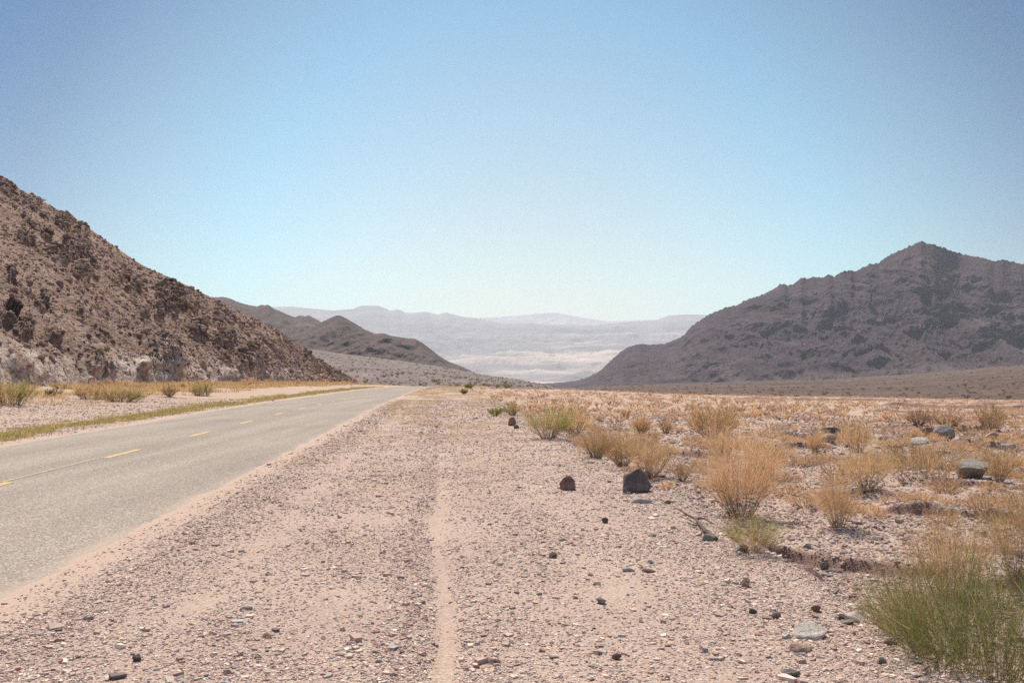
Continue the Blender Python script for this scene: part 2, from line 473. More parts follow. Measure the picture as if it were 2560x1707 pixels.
for j in range(-2, 30):
    y0 = 18.55 + 6.15 * j
    V, F, _ = strip(-0.075 + 0.02, 0.075 + 0.02, y0, y0 + 2.1, 14, 3, 0.0085)
    o = obj("centre_line_dash", np_mesh("centre_line_dash", V, F, M_PAINT, None, None, True), road)
    V, F, _ = strip(-0.045 - 0.1, 0.045 - 0.1, y0 + 2.1, y0 + 6.15, 14, 3, 0.0085)
    if j < 0: obj("faded_line", np_mesh("faded_line", V, F, M_FADED, None, None, True), road)

# ------------------------------------------------------------------ hills and mountains
def catm(keys, n):
    keys = np.asarray(keys, float); t = np.linspace(0, len(keys) - 1, n)
    i = np.clip(t.astype(int), 0, len(keys) - 2); f = (t - i)[:, None]
    p0, p1, p2, p3 = keys[np.maximum(i - 1, 0)], keys[i], keys[i + 1], keys[np.minimum(i + 2, len(keys) - 1)]
    return 0.5 * (2 * p1 + (p2 - p0) * f + (2 * p0 - 5 * p1 + 4 * p2 - p3) * f**2 + (3 * p1 - p0 - 3 * p2 + p3) * f**3)

def grid_normals(P):
    du = np.gradient(P, axis=1); dv = np.gradient(P, axis=0)
    n = np.cross(du, dv); n /= np.linalg.norm(n, axis=-1, keepdims=True) + 1e-9
    n[n[..., 2] < 0] *= -1
    return n

# near left hillside
RIDGE = [(-2200, -560, 92), (-1300, -170, 108), (-600, 120, 130), (-200, 345, 150), (0, 446, 160), (76, 486, 163), (185, 546, 168), (272, 606, 173), (359, 664, 178), (457, 708, 184),
         (533, 746, 190), (610, 785, 197), (707, 835, 206), (805, 903, 220), (890, 950, 236)]
TOE = [(-31, 6), (-32, 24), (-33, 45), (-34, 58), (-34.6, 67), (-35, 74), (-35.6, 84), (-36.2, 94), (-36.8, 105), (-37.5, 117), (-38, 130), (-38.4, 144), (-38.6, 162), (-38.6, 192), (-36.5, 236)]
rk = np.stack(at([r[0] for r in RIDGE], [r[1] for r in RIDGE], np.array([r[2] for r in RIDGE], float)), -1)
NU, NV = 1000, 330
keysu = np.concatenate([np.linspace(0, 3, 150)[:-1], np.linspace(3, len(RIDGE) - 1, NU - 149)])
def samp(keys):
    d = catm(keys, 4000); tt = np.linspace(0, len(keys) - 1, 4000)
    return np.stack([np.interp(keysu, tt, d[:, c]) for c in range(d.shape[1])], -1)
R3 = samp(rk); T2 = samp(np.array(TOE, float))
T3 = np.concatenate([T2, ground(T2[:, 0], T2[:, 1])[:, None] - 0.4], 1)
back = R3 + np.array([-40, 25, 0]); back[:, 2] = np.minimum(R3[:, 2] * 0.35 - 4, R3[:, 2] - 3)
vv = np.linspace(0, 1.25, NV)
w = np.clip(vv, 0, 1)
P = T3[None] * (1 - w)[:, None, None] + R3[None] * w[:, None, None]
H = (R3[:, 2] - T3[:, 2])
P[..., 2] = T3[None, :, 2] + H[None] * (w**1.02 + 0.05 * np.sin(np.pi * w) * -0.6)[:, None] + (1.3 * sstep(0, 0.05, w) * sstep(0.9, 0.2, w))[:, None] * np.clip(H / 12, 0, 1)[None]
b = sstep(1, 1.25, vv)[:, None, None]
P = np.where(vv[:, None, None] > 1, R3[None] * (1 - b) + back[None] * b, P)
N = grid_normals(P)
hu, hv = P[..., 1], P[..., 2] * 1.5 + P[..., 0] * 0.4
# strata lean along the slope: shear the noise domain so ledges run down to the right
a1 = hu * 0.80 - hv * 0.62; a2 = hu * 0.62 + hv * 0.80
scaleH = np.clip(H / 8, 0.12, 1)[None]
ridge_damp = 1 - 0.85 * np.exp(-((vv - 1) / 0.10)**2)[:, None]
D = 1.2 * fbm(a1 / 22, a2 / 14, 3, 101) + 0.7 * (ridged(a1 / 5, a2 / 11, 4, 105) - 0.55) + 0.30 * fbm(a1 / 1.3, a2 / 2.0, 4, 111)
crag_n = sstep(0.22, 0.36, fbm(a1 / 4.5, a2 / 12, 5, 121, 0.62)) * sstep(0.05, 0.2, w)[:, None]
ppx, ppy, _ = project(P.reshape(-1, 3)); ppx = ppx.reshape(P.shape[:2]); ppy = ppy.reshape(P.shape[:2])
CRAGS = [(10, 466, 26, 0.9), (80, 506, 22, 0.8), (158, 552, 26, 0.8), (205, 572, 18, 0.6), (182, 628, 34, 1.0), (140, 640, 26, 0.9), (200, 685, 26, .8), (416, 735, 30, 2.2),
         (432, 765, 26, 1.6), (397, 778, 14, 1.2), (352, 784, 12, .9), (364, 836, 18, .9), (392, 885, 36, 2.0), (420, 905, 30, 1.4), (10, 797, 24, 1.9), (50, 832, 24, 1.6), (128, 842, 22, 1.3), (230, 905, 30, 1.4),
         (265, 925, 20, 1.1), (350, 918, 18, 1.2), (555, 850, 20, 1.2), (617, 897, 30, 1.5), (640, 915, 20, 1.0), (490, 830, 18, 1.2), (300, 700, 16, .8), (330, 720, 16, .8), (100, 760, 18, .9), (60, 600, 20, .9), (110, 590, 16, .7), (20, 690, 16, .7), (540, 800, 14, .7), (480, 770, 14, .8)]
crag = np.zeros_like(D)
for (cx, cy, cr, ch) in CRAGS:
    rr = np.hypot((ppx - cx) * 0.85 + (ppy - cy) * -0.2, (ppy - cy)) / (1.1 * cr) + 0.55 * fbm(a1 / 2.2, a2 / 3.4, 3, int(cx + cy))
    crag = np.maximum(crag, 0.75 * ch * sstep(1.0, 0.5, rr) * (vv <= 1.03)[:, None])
wa, wb = a1 + 0.5 * fbm(a1 / 1.5, a2 / 1.5, 3, 151), a2 + 0.5 * fbm(a1 / 1.5, a2 / 1.5, 3, 153)
B1, _ = blocks(wa / 2.0, wb / 4.6, 155); B2, _ = blocks(wa / 0.8, wb / 1.7, 157)
D = D * ridge_damp + (0.40 * crag_n * (0.2 + 1.1 * B1) + crag * (0.25 + 0.95 * B1 + 0.35 * B2)) * (0.45 + 0.55 * ridge_damp)
P = P + N * (D * scaleH * sstep(0, 0.03, vv)[:, None])[..., None]
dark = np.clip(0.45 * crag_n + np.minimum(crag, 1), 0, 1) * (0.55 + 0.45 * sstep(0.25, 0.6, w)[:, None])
hgt = (w[:, None] * H[None])
pale = sstep(3.6, 0.6, hgt + 1.6 * fbm(hu / 9, hv / 9, 3, 141)) * (ppx < 900)
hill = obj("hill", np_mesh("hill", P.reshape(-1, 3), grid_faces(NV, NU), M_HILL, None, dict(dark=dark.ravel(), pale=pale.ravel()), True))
tag(hill, kind='structure')
HILL_P, HILL_N, HILL_W = P, N, np.repeat(w[:, None], NU, 1)

def range_mesh(name, px, rows, nv, mat, amp, cell, aniso, seed, tilt=0.0, back_drop=0.6, back_d=1.25, pale_fn=None, sil=0.0, oct=5, gain=0.6):
    """loft through rows [(v, py(px), depth(px))] from toe to ridge, then down a back slope; gullies by ridged noise"""
    nu = len(px)
    rv = np.array([r[0] for r in rows]); pts = [np.stack(at(px, r[1], r[2]), -1) for r in rows]
    pts = np.array(pts)
    vv = np.linspace(0, 1, nv); P = np.empty((nv, nu, 3))
    for c in range(3):
        for k in range(len(rv) - 1):
            m = (vv >= rv[k]) & (vv <= rv[k + 1])
            f = ((vv[m] - rv[k]) / (rv[k + 1] - rv[k]))[:, None]
            P[m, :, c] = pts[k][None, :, c] * (1 - f) + pts[k + 1][None, :, c] * f
    N = grid_normals(P)
    x, y, z = P[..., 0], P[..., 1], P[..., 2]
    q = fbm(x / cell * 0.5, (y + z) / cell * 0.5, 3, seed + 50) * 0.9
    g = ridged((x + tilt * z) / cell + q, (y * 0.5 + z) / (cell * aniso) + q, oct, seed, gain) - 0.6
    gb = ridged((x + 2 * tilt * z) / (cell * 3.0) + 0.5 * q, (y * 0.3 + z) / (cell * 16) + 0.3 * q, 3, seed + 70) - 0.6
    f2 = ridged(x / cell * 3.1 + q, (z + y * .4) / cell * 1.5, 5, seed + 20, 0.65) - 0.55
    env = (np.sin(np.pi * np.clip(vv, 0, 1) ** 0.8) ** 0.7)[:, None] * 0.95 + 0.02
    hh = np.clip((pts[-1][:, 2] - pts[0][:, 2]) / (np.max(pts[-1][:, 2] - pts[0][:, 2])), 0.08, 1)[None] ** 0.7
    P = P + N * (amp * env * hh * (g * 0.95 + 0.9 * gb + 0.2 * f2))[..., None]
    P[-1, :, 2] += sil * fbm(px / 9.0, px * 0, 4, seed + 3)
    bk = []
    for t in (0.15, 0.4, 1.0):
        r = P[-1].copy(); r[:, :2] *= 1 + (back_d - 1) * t; r[:, 2] = r[:, 2] * (1 - t * back_drop) - t * 12
        bk.append(r)
    P = np.concatenate([P, np.array(bk)], 0)
    pale = np.zeros(P.shape[:2])
    if pale_fn is not None: pale[:nv] = pale_fn(P[:nv], vv[:, None], px[None])
    return tag(obj(name, np_mesh(name, P.reshape(-1, 3), grid_faces(len(P), nu), mat, None, dict(pale=pale.ravel()), True)), kind='structure')

def ip(px, pts): 
    a = np.array(pts, float); return np.interp(px, a[:, 0], a[:, 1])

# right mountain
MT = [(1330, 985), (1406, 964), (1466, 944), (1499, 928), (1523, 905), (1546, 884), (1570, 867), (1600, 859), (1624, 862), (1660, 859), (1680, 852), (1707, 841), (1725, 819), (1755, 797), (1773, 786),
      (1813, 769), (1843, 762), (1872, 747), (1905, 738), (1938, 720), (1952, 711), (1960, 709), (1971, 714), (1982, 711), (2003, 694), (2022, 697), (2030, 691), (2045, 693), (2060, 693), (2071, 685), (2086, 692), (2102, 680), (2128, 675),
      (2139, 678), (2175, 660), (2197, 658), (2212, 645), (2241, 630), (2270, 618), (2303, 602), (2318, 609), (2336, 611), (2369, 623), (2395, 632), (2428, 640), (2460, 645), (2486, 653), (2508, 649),
      (2537, 656), (2560, 661), (2700, 700), (2950, 740), (3300, 830), (3800, 920)]
MT_TOE = [(1330, 990), (1450, 985), (1600, 980), (1800, 972), (2060, 962), (2322, 940), (2560, 920), (2900, 905), (3800, 930)]
px = np.concatenate([np.linspace(1330, 2620, 900), np.linspace(2620, 3800, 160)[1:]])
ridge = ip(px, MT); toe = np.maximum(ip(px, MT_TOE), ridge + 2)
dep = 1900 + 160 * fbm(px / 260, px * 0, 3, 7)
def mpale(P, v, px):
    n = ridged(P[..., 0] / 210 + P[..., 2] / 260, P[..., 1] / 900, 2, 209)
    return sstep(0.78, 0.95, n) * sstep(0.05, 0.2, v) * sstep(0.7, 0.4, v) * 0.55 + sstep(0.22, 0.0, v) * 0.5
M_MT = mat_mountain("mountain rock", (0.050, 0.032, 0.040), (0.068, 0.045, 0.052), (0.092, 0.064, 0.066), 1.3, 14)
range_mesh("mountain", px, [(0, toe + 6, 1350 + 0 * px), (0.14, toe * 0.93 + ridge * 0.07, 1450 + 0 * px), (0.55, toe * 0.5 + ridge * 0.5, 0.45 * 1400 + 0.55 * dep), (1, ridge, dep)], 340, M_MT, 36, 70, 6.0, 201, 0.25, pale_fn=mpale, sil=5.0, oct=6)

# hills on the left behind the near hillside
HB = [(560, 905), (660, 862), (720, 842), (760, 827), (804, 805), (827, 794), (840, 789), (850, 788), (864, 795), (890, 810), (913, 824), (937, 834), (960, 833), (977, 839), (1015, 845), (1038, 847), (1055, 856), (1075, 871), (1096, 888), (1122, 904), (1150, 914), (1180, 928), (1215, 945)]
HB_TOE = [(560, 905), (760, 880), (876, 894), (991, 908), (1107, 923), (1180, 938), (1215, 950)]
px = np.linspace(560, 1215, 420); ridge = ip(px, HB); toe = np.maximum(ip(px, HB_TOE), ridge + 1.5)
M_HB = mat_mountain("brown hill rock", (0.088, 0.058, 0.052), (0.108, 0.073, 0.066), (0.132, 0.092, 0.081), 2.2, 3)
range_mesh("hill", px, [(0, toe + 4, 860 + 0 * px), (0.3, toe * 0.75 + ridge * 0.25, 930 + 0 * px), (1, ridge, 1060 + 0 * px)], 170, M_HB, 12, 36, 5.0, 301, -0.2, sil=0.5)
HA = [(200, 700), (420, 735), (540, 743), (558, 742), (575, 746), (598, 756), (616, 761), (642, 766), (653, 762), (662, 763), (671, 762), (685, 772), (699, 777), (714, 784), (737, 793), (748, 789), (757, 789), (764, 791), (772, 788), (789, 797), (804, 806), (840, 830), (900, 880)]
px = np.linspace(200, 900, 420); ridge = ip(px, HA); toe = np.full_like(px, 905.0)
def hpale(P, v, px): return sstep(46, 20, np.abs(px - 768)) * sstep(9, 4, np.abs(v * 1.0 * (905 - ip(px, HA)) - (905 - 812)))
range_mesh("hill", px, [(0, toe, 1150 + 0 * px), (1, ridge, 1500 + 0 * px)], 150, M_HB, 18, 70, 5.0, 331, 0.3, sil=0.8, pale_fn=hpale)

# alluvial slopes
def slope_mesh(name, px, rows, nv, mat, amp, cell, seed):
    rv = [r[0] for r in rows]; pts = np.array([np.stack(at(px, r[1], r[2]), -1) for r in rows])
    vv = np.linspace(0, 1, nv); P = np.empty((nv, len(px), 3))
    for j, v in enumerate(vv):
        k = min(max(int(np.searchsorted(rv, v)) - 1, 0), len(rv) - 2); f = (v - rv[k]) / (rv[k + 1] - rv[k])
        P[j] = pts[k] * (1 - f) + pts[k + 1] * f
    P[..., 2] += amp * fbm(P[..., 0] / cell, P[..., 1] / (2 * cell), 5, seed) * np.sin(np.pi * vv)[:, None]
    return tag(obj(name, np_mesh(name, P.reshape(-1, 3), grid_faces(nv, len(px)), mat, None, None, True)), kind='structure'), P
M_FL = mat_fan("grey slope gravel", (0.185, 0.142, 0.125), (0.26, 0.20, 0.172))
px = np.linspace(300, 1480, 300)
top = ip(px, [(300, 840), (500, 850), (760, 870), (876, 886), (991, 900), (1107, 917), (1180, 930), (1204, 936), (1279, 947), (1368, 963), (1480, 990)])
topd = ip(px, [(300, 950), (1000, 900), (1180, 860), (1280, 800), (1480, 700)])
bot = ip(px, [(300, 972), (840, 968), (1100, 966), (1300, 972), (1480, 1000)])
_, FAN_L = slope_mesh("alluvial_slope", px, [(0, bot, 238 + 0 * px), (1, top, topd)], 160, M_FL, 1.6, 40, 401)
M_FR = mat_fan("brown slope gravel", (0.105, 0.068, 0.052), (0.165, 0.112, 0.088))
px = np.linspace(1250, 3800, 420)
top = ip(px, [(1250, 985), (1406, 970), (1500, 966), (1700, 958), (2060, 948), (2322, 931), (2560, 911), (3800, 885)])
bot = ip(px, [(1250, 1000), (1450, 990), (1700, 996), (2200, 1000), (2560, 998), (3800, 1000)])
_, FAN_R = slope_mesh("alluvial_slope", px, [(0, bot, 215 + 0 * px), (1, top, 1500 + 0 * px)], 200, M_FR, 3.0, 60, 421)

# far valley and ranges
R1 = [(-700, 760), (300, 770), (600, 768), (685, 767), (731, 766), (775, 771), (832, 776), (884, 772), (897, 766), (905, 764), (945, 764), (963, 771), (977, 777), (988, 774), (994, 773), (1017, 782), (1035, 782), (1050, 780), (1064, 779), (1096, 787), (1107, 783), (1116, 781), (1136, 787), (1159, 792), (1189, 795), (1231, 803), (1255, 809), (1320, 807), (1368, 812),
      (1442, 812), (1487, 815), (1517, 810), (1576, 804), (1642, 800), (1671, 789), (1713, 786), (1764, 787), (2000, 780), (2600, 770), (3300, 800)]
px = np.concatenate([np.linspace(-700, 620, 90)[:-1], np.linspace(620, 1800, 620), np.linspace(1800, 3300, 90)[1:]])
ridge = ip(px, R1); z0 = 0 * px
def fpale(P, v, px):
    pyp = 968 + v * 0
    n = fbm(P[..., 0] / 1500, P[..., 1] / 900 + P[..., 2] / 130, 6, 503, 0.6)
    band = np.exp(-((v - 0.24) / 0.10)**2) + 0.35 * np.exp(-((v - 0.52) / 0.10)**2)
    return np.clip(sstep(-0.05, 0.4, n + 0.36 * band - 0.20) * 0.85, 0, 1) * sstep(0.8, 0.6, v)
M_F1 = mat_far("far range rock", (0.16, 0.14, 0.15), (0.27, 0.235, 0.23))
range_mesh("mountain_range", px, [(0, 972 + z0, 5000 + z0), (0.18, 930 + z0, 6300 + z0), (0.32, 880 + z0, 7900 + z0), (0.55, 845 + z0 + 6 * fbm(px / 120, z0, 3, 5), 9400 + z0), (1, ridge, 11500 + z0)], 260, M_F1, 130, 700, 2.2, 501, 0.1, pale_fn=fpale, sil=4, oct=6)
M_F0 = mat_far("haze tinted far range rock", (0.40, 0.36, 0.35), (0.48, 0.43, 0.41))  # colour made paler to stand in for haze on the farthest range
R0 = [(0, 800), (600, 790), (1000, 800), (1154, 794), (1219, 794), (1279, 789), (1320, 785), (1353, 782), (1392, 781), (1427, 788), (1487, 798), (1523, 803), (1576, 800), (1700, 798), (2400, 800)]
px = np.linspace(0, 2400, 400)
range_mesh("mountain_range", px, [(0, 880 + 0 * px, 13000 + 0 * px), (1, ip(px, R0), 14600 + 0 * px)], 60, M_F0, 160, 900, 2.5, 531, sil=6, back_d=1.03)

# ------------------------------------------------------------------ stones
ICO_V, ICO_F = None, None
def ico(sub):
    bm = bmesh.new(); bmesh.ops.create_icosphere(bm, subdivisions=sub, radius=1)
    V = np.array([v.co[:] for v in bm.verts]); F = np.array([[v.index for v in f.verts] for f in bm.faces]); bm.free()
    return V, F

def rock_shape(r, sub=3, cuts=9, flat=0.7, rough=0.05):
    V, F = ico(sub); V = V.copy()
    for _ in range(cuts):
        n = r.normal(size=3); n /= np.linalg.norm(n); d = r.uniform(0.45, 0.8)
        over = np.clip(V @ n - d, 0, None); V -= over[:, None] * n * 0.93
    V += rough * np.stack([fbm(V[:, 1] * 2.3 + 5 * c, V[:, 2] * 2.3 + V[:, 0] * 1.7, 3, int(r.integers(1000))) for c in range(3)], -1)
    V *= np.array([r.uniform(0.85, 1.2), r.uniform(0.75, 1.0), flat * r.uniform(0.85, 1.1)])
    return V, F

def hull_rock(name, pts, material, cuts=3, rough=0.03, seed=1):
    bm = bmesh.new()
    for p in pts: bm.verts.new(p)
    r = bmesh.ops.convex_hull(bm, input=bm.verts[:])
    junk = list(set(g for g in r.get('geom_interior', []) + r.get('geom_unused', []) if isinstance(g, bmesh.types.BMVert)))
    if junk: bmesh.ops.delete(bm, geom=junk, context='VERTS')
    bmesh.ops.bevel(bm, geom=bm.edges[:], offset=0.007, segments=1, affect='EDGES', clamp_overlap=True)
    bmesh.ops.triangulate(bm, faces=bm.faces[:])
    for _ in range(cuts): bmesh.ops.subdivide_edges(bm, edges=bm.edges[:], cuts=1, use_grid_fill=True); bmesh.ops.triangulate(bm, faces=bm.faces[:])
    bm.normal_update()
    co = np.array([v.co[:] for v in bm.verts]); no = np.array([v.normal[:] for v in bm.verts])
    size = np.ptp(co, axis=0).max()
    k = 4.5 / size
    n = fbm(co[:, 0] * k + co[:, 2] * k * 0.7, co[:, 1] * k - co[:, 2] * k * 0.6, 5, seed, 0.6)
    co = co + no * (n * rough * size)[:, None]
    for v, c in zip(bm.verts, co): v.co = c
    me = bpy.data.meshes.new(name); bm.to_mesh(me); bm.free(); me.materials.append(material)
    return me

def stone_cloud(X, Y, Z, size, colors, sink=0.25, flat=(0.45, 0.9), normals=None, sub=1, kinds=10, seed=3):
    """one mesh of many angular stones"""
    r = np.random.default_rng(seed); shapes = []
    for k in range(kinds):
        if sub == 0:
            bm = bmesh.new(); bmesh.ops.create_cube(bm, size=1.4); V = np.array([v.co[:] for v in bm.verts]); F = np.array([[v.index for v in f.verts] for f in bm.faces]); bm.free()
            V = V * r.uniform(0.55, 1.1, size=V.shape)
        else: V, F = rock_shape(r, sub, 6, 1.0, 0.0)
        shapes.append((V, F))
    kind = r.integers(kinds, size=len(X)); OV, OF, OC = [], [], []; base = 0
    for k, (V, F) in enumerate(shapes):
        m = np.nonzero(kind == k)[0]; n = len(m)
        if not n: continue
        a = r.uniform(0, 2 * math.pi, n); sc = np.stack([r.uniform(0.7, 1.35, n), r.uniform(0.6, 1.0, n), r.uniform(*flat, n)], -1) * size[m][:, None]
        p = V[None] * sc[:, None]
        tx = r.normal(0, 0.25, n)[:, None]
        y2 = p[..., 1] * np.cos(tx) - p[..., 2] * np.sin(tx); z2 = p[..., 1] * np.sin(tx) + p[..., 2] * np.cos(tx)
        x3 = p[..., 0] * np.cos(a)[:, None] - y2 * np.sin(a)[:, None]; y3 = p[..., 0] * np.sin(a)[:, None] + y2 * np.cos(a)[:, None]
        lift = (0.5 - sink) * size[m] * sc[:, 2] / size[m]
        q = np.stack([x3 + X[m][:, None], y3 + Y[m][:, None], z2 + (Z[m] + lift)[:, None]], -1)
        OV.append(q.reshape(-1, 3)); OF.append((F[None] + (base + np.arange(n) * len(V))[:, None, None]).reshape(-1, F.shape[1]))
        OC.append(np.repeat(colors[m], len(V), 0)); base += n * len(V)
    return np.concatenate(OV), np.concatenate(OF), np.concatenate(OC)

PAL = np.array([(0.50, 0.36, 0.29), (0.42, 0.29, 0.235), (0.60, 0.46, 0.37), (0.68, 0.57, 0.45), (0.32, 0.26, 0.235), (0.22, 0.16, 0.14), (0.38, 0.22, 0.175), (0.38, 0.35, 0.32), (0.47, 0.40, 0.34)])
PALP = np.array([0.21, 0.17, 0.17, 0.11, 0.07, 0.07, 0.09, 0.04, 0.07])
def pick(n, r, p=PALP): return PAL[r.choice(len(PAL), n, p=p)] * r.uniform(0.82, 1.15, (n, 1))

r = np.random.default_rng(5)
n0 = 420000
lo, hi = math.log(4.6), math.log(60)
Yg = np.exp(lo + (hi - lo) * r.uniform(0, 1, n0)**1.25)
Xg = r.uniform(-0.56, 0.56, n0) * Yg
Yo = np.exp(r.uniform(math.log(3.5), math.log(40), 70000)); Xo = r.uniform(0.56, 1.0, 70000) * Yo   # the same gravel beyond the right edge of the view
Xg, Yg = np.concatenate([Xg, Xo]), np.concatenate([Yg, Yo]); n0 += 70000
s = Xg - road_cx(Yg)
wobg = 0.16 * fbm(Yg * 0.23, Yg * 0 + 1.1, 3, 51)
dens = 0.52 + 1.0 * fbm(Xg * 0.7, Yg * 0.5, 5, 601, 0.6)
dens += 0.7 * np.exp(-((s - 6.05 - wobg) / 0.12)**2) + 0.6 * np.exp(-((s - 3.95) / 0.28)**2) - 0.75 * np.exp(-((s - 6.28 - wobg) / 0.075)**2) * sstep(20, 6, Yg) - 0.25 * np.exp(-((s - 4.62) / 0.2)**2)
dens += 0.5 * np.exp(-((s - SH) / 0.6)**2) + np.where(s > SH + 1.0, 0.15 + 0.9 * fbm(Xg * 0.45, Yg * 0.45, 3, 605), 0)
dens = np.where(np.abs(s) < HALF + 0.05, -1, dens); dens = np.where(np.abs(s) < HALF + 0.35, dens * 0.45, dens)
keep = r.uniform(0, 1, n0) < np.clip(dens, 0.03, 1)
keep &= ~(np.abs(s) < HALF + 0.02)
Xg, Yg, s = Xg[keep], Yg[keep], s[keep]
sz = np.clip(0.0038 * np.exp(r.normal(0, 0.62, len(Xg))) + 0.0006 * Yg, 0.003, 0.032)
big = r.uniform(0, 1, len(Xg)) < np.where(s > SH, 0.05, 0.022); sz = np.where(big, sz * r.uniform(1.6, 2.8, len(Xg)), sz); sz = sz * np.where(s > SH + 0.8, 1.45, 1.0)
gcol = pick(len(Xg), r) * 1.12; gcol = np.where((s > SH + 0.8)[:, None], gcol * np.array([0.80, 0.80, 0.82]), gcol)
Zg = ground(Xg, Yg)
V, F, C = stone_cloud(Xg, Yg, Zg, sz, gcol, 0.34, (0.3, 0.72), sub=0, kinds=16)
tag(obj("gravel", np_mesh("gravel", V, F, M_STONES, C)), "loose pink, grey and cream gravel strewn over the roadside shoulder and wash", "gravel", kind='stuff')
print("gravel", len(Xg))

# hillside rubble (a continuous skin of broken rock)
r = np.random.default_rng(6)
fl = np.nonzero((HILL_W.ravel() > 0.01) & (HILL_W.ravel() < 0.999))[0]
hp = HILL_P.reshape(-1, 3); hpx, hpy, _ = project(hp)
fl = fl[(hpx[fl] > -250) & (hpx[fl] < 900)]
sel = r.choice(fl, 46000)
hd = dark.ravel()[sel]; hpl = pale.ravel()[sel]
keep = r.uniform(0, 1, len(sel)) < (0.45 + 0.55 * hd); sel, hd, hpl = sel[keep], hd[keep], hpl[keep]
sz = 0.09 * np.exp(r.normal(0, 0.6, len(sel))) * (1 + 0.9 * hd) * (0.4 + hp[sel, 1] / 170)
sz = np.clip(sz, 0.05, 0.75)
hc = np.array([(0.27, 0.185, 0.145), (0.34, 0.24, 0.185), (0.18, 0.118, 0.095), (0.40, 0.295, 0.23)])[r.integers(4, size=len(sel))] * r.uniform(0.75, 1.2, (len(sel), 1))
hc = hc * np.array([1.0, 0.93, 0.88]) * (1 - 0.35 * hd[:, None]); hc = np.where((hpl > 0.7)[:, None] & (r.uniform(0, 1, (len(sel), 1)) < 0.6), hc * 1.7, hc)
jit = r.normal(0, 0.15, (len(sel), 2))
V, F, C = stone_cloud(hp[sel, 0] + 0 * jit[:, 0], hp[sel, 1], hp[sel, 2], sz, hc, 0.3, (0.5, 1.0), sub=1, kinds=8, seed=9)
tag(obj("rubble", np_mesh("rubble", V, F, M_STONES, C)), "broken brown rubble covering the steep hillside left of the road", "rubble", kind='stuff')

# ------------------------------------------------------------------ plants
def ribbons(root, d, length, width, bend, tint, r, segs=2, taper=0.3):
    n = len(root)
    side = np.cross(d, r.normal(size=(n, 3))); side /= np.linalg.norm(side, axis=1, keepdims=True) + 1e-9
    t = np.linspace(0, 1, segs + 1)
    c = root[:, None] + d[:, None] * (length[:, None] * t)[..., None] + bend[:, None] * (t**2)[None, :, None] * length[:, None, None]
    w = (width[:, None] * (1 - (1 - taper) * t))[..., None] * side[:, None] * 0.5
    V = np.stack([c - w, c + w], 2).reshape(-1, 3)
    i = (np.arange(n) * (segs + 1) * 2)[:, None] + (np.arange(segs) * 2)[None]
    F = np.stack([i, i + 1, i + 3, i + 2], -1).reshape(-1, 4)
    return V, F, np.repeat(tint, (segs + 1) * 2, 0), c

def unit(v): return v / (np.linalg.norm(v, axis=-1, keepdims=True) + 1e-9)

C_STRAW = np.array([(0.68, 0.42, 0.20), (0.74, 0.50, 0.27), (0.60, 0.355, 0.165), (0.76, 0.55, 0.33), (0.56, 0.34, 0.19)])
C_PALE = np.array([(0.72, 0.54, 0.35), (0.66, 0.48, 0.30), (0.60, 0.42, 0.27)])
C_GREEN = np.array([(0.27, 0.28, 0.085), (0.34, 0.33, 0.10), (0.20, 0.23, 0.07), (0.40, 0.34, 0.12)])
C_DEEP = np.array([(0.19, 0.215, 0.06), (0.25, 0.265, 0.08), (0.14, 0.165, 0.05), (0.32, 0.30, 0.105)])
C_GREY = np.array([(0.46, 0.30, 0.22), (0.52, 0.36, 0.27), (0.40, 0.26, 0.185), (0.58, 0.42, 0.32)])
C_OLIVE = np.array([(0.21, 0.17, 0.075), (0.26, 0.20, 0.09), (0.17, 0.14, 0.065), (0.31, 0.22, 0.11)])
C_WOOD = np.array([(0.14, 0.095, 0.065), (0.20, 0.14, 0.095), (0.28, 0.20, 0.13), (0.10, 0.068, 0.05)])

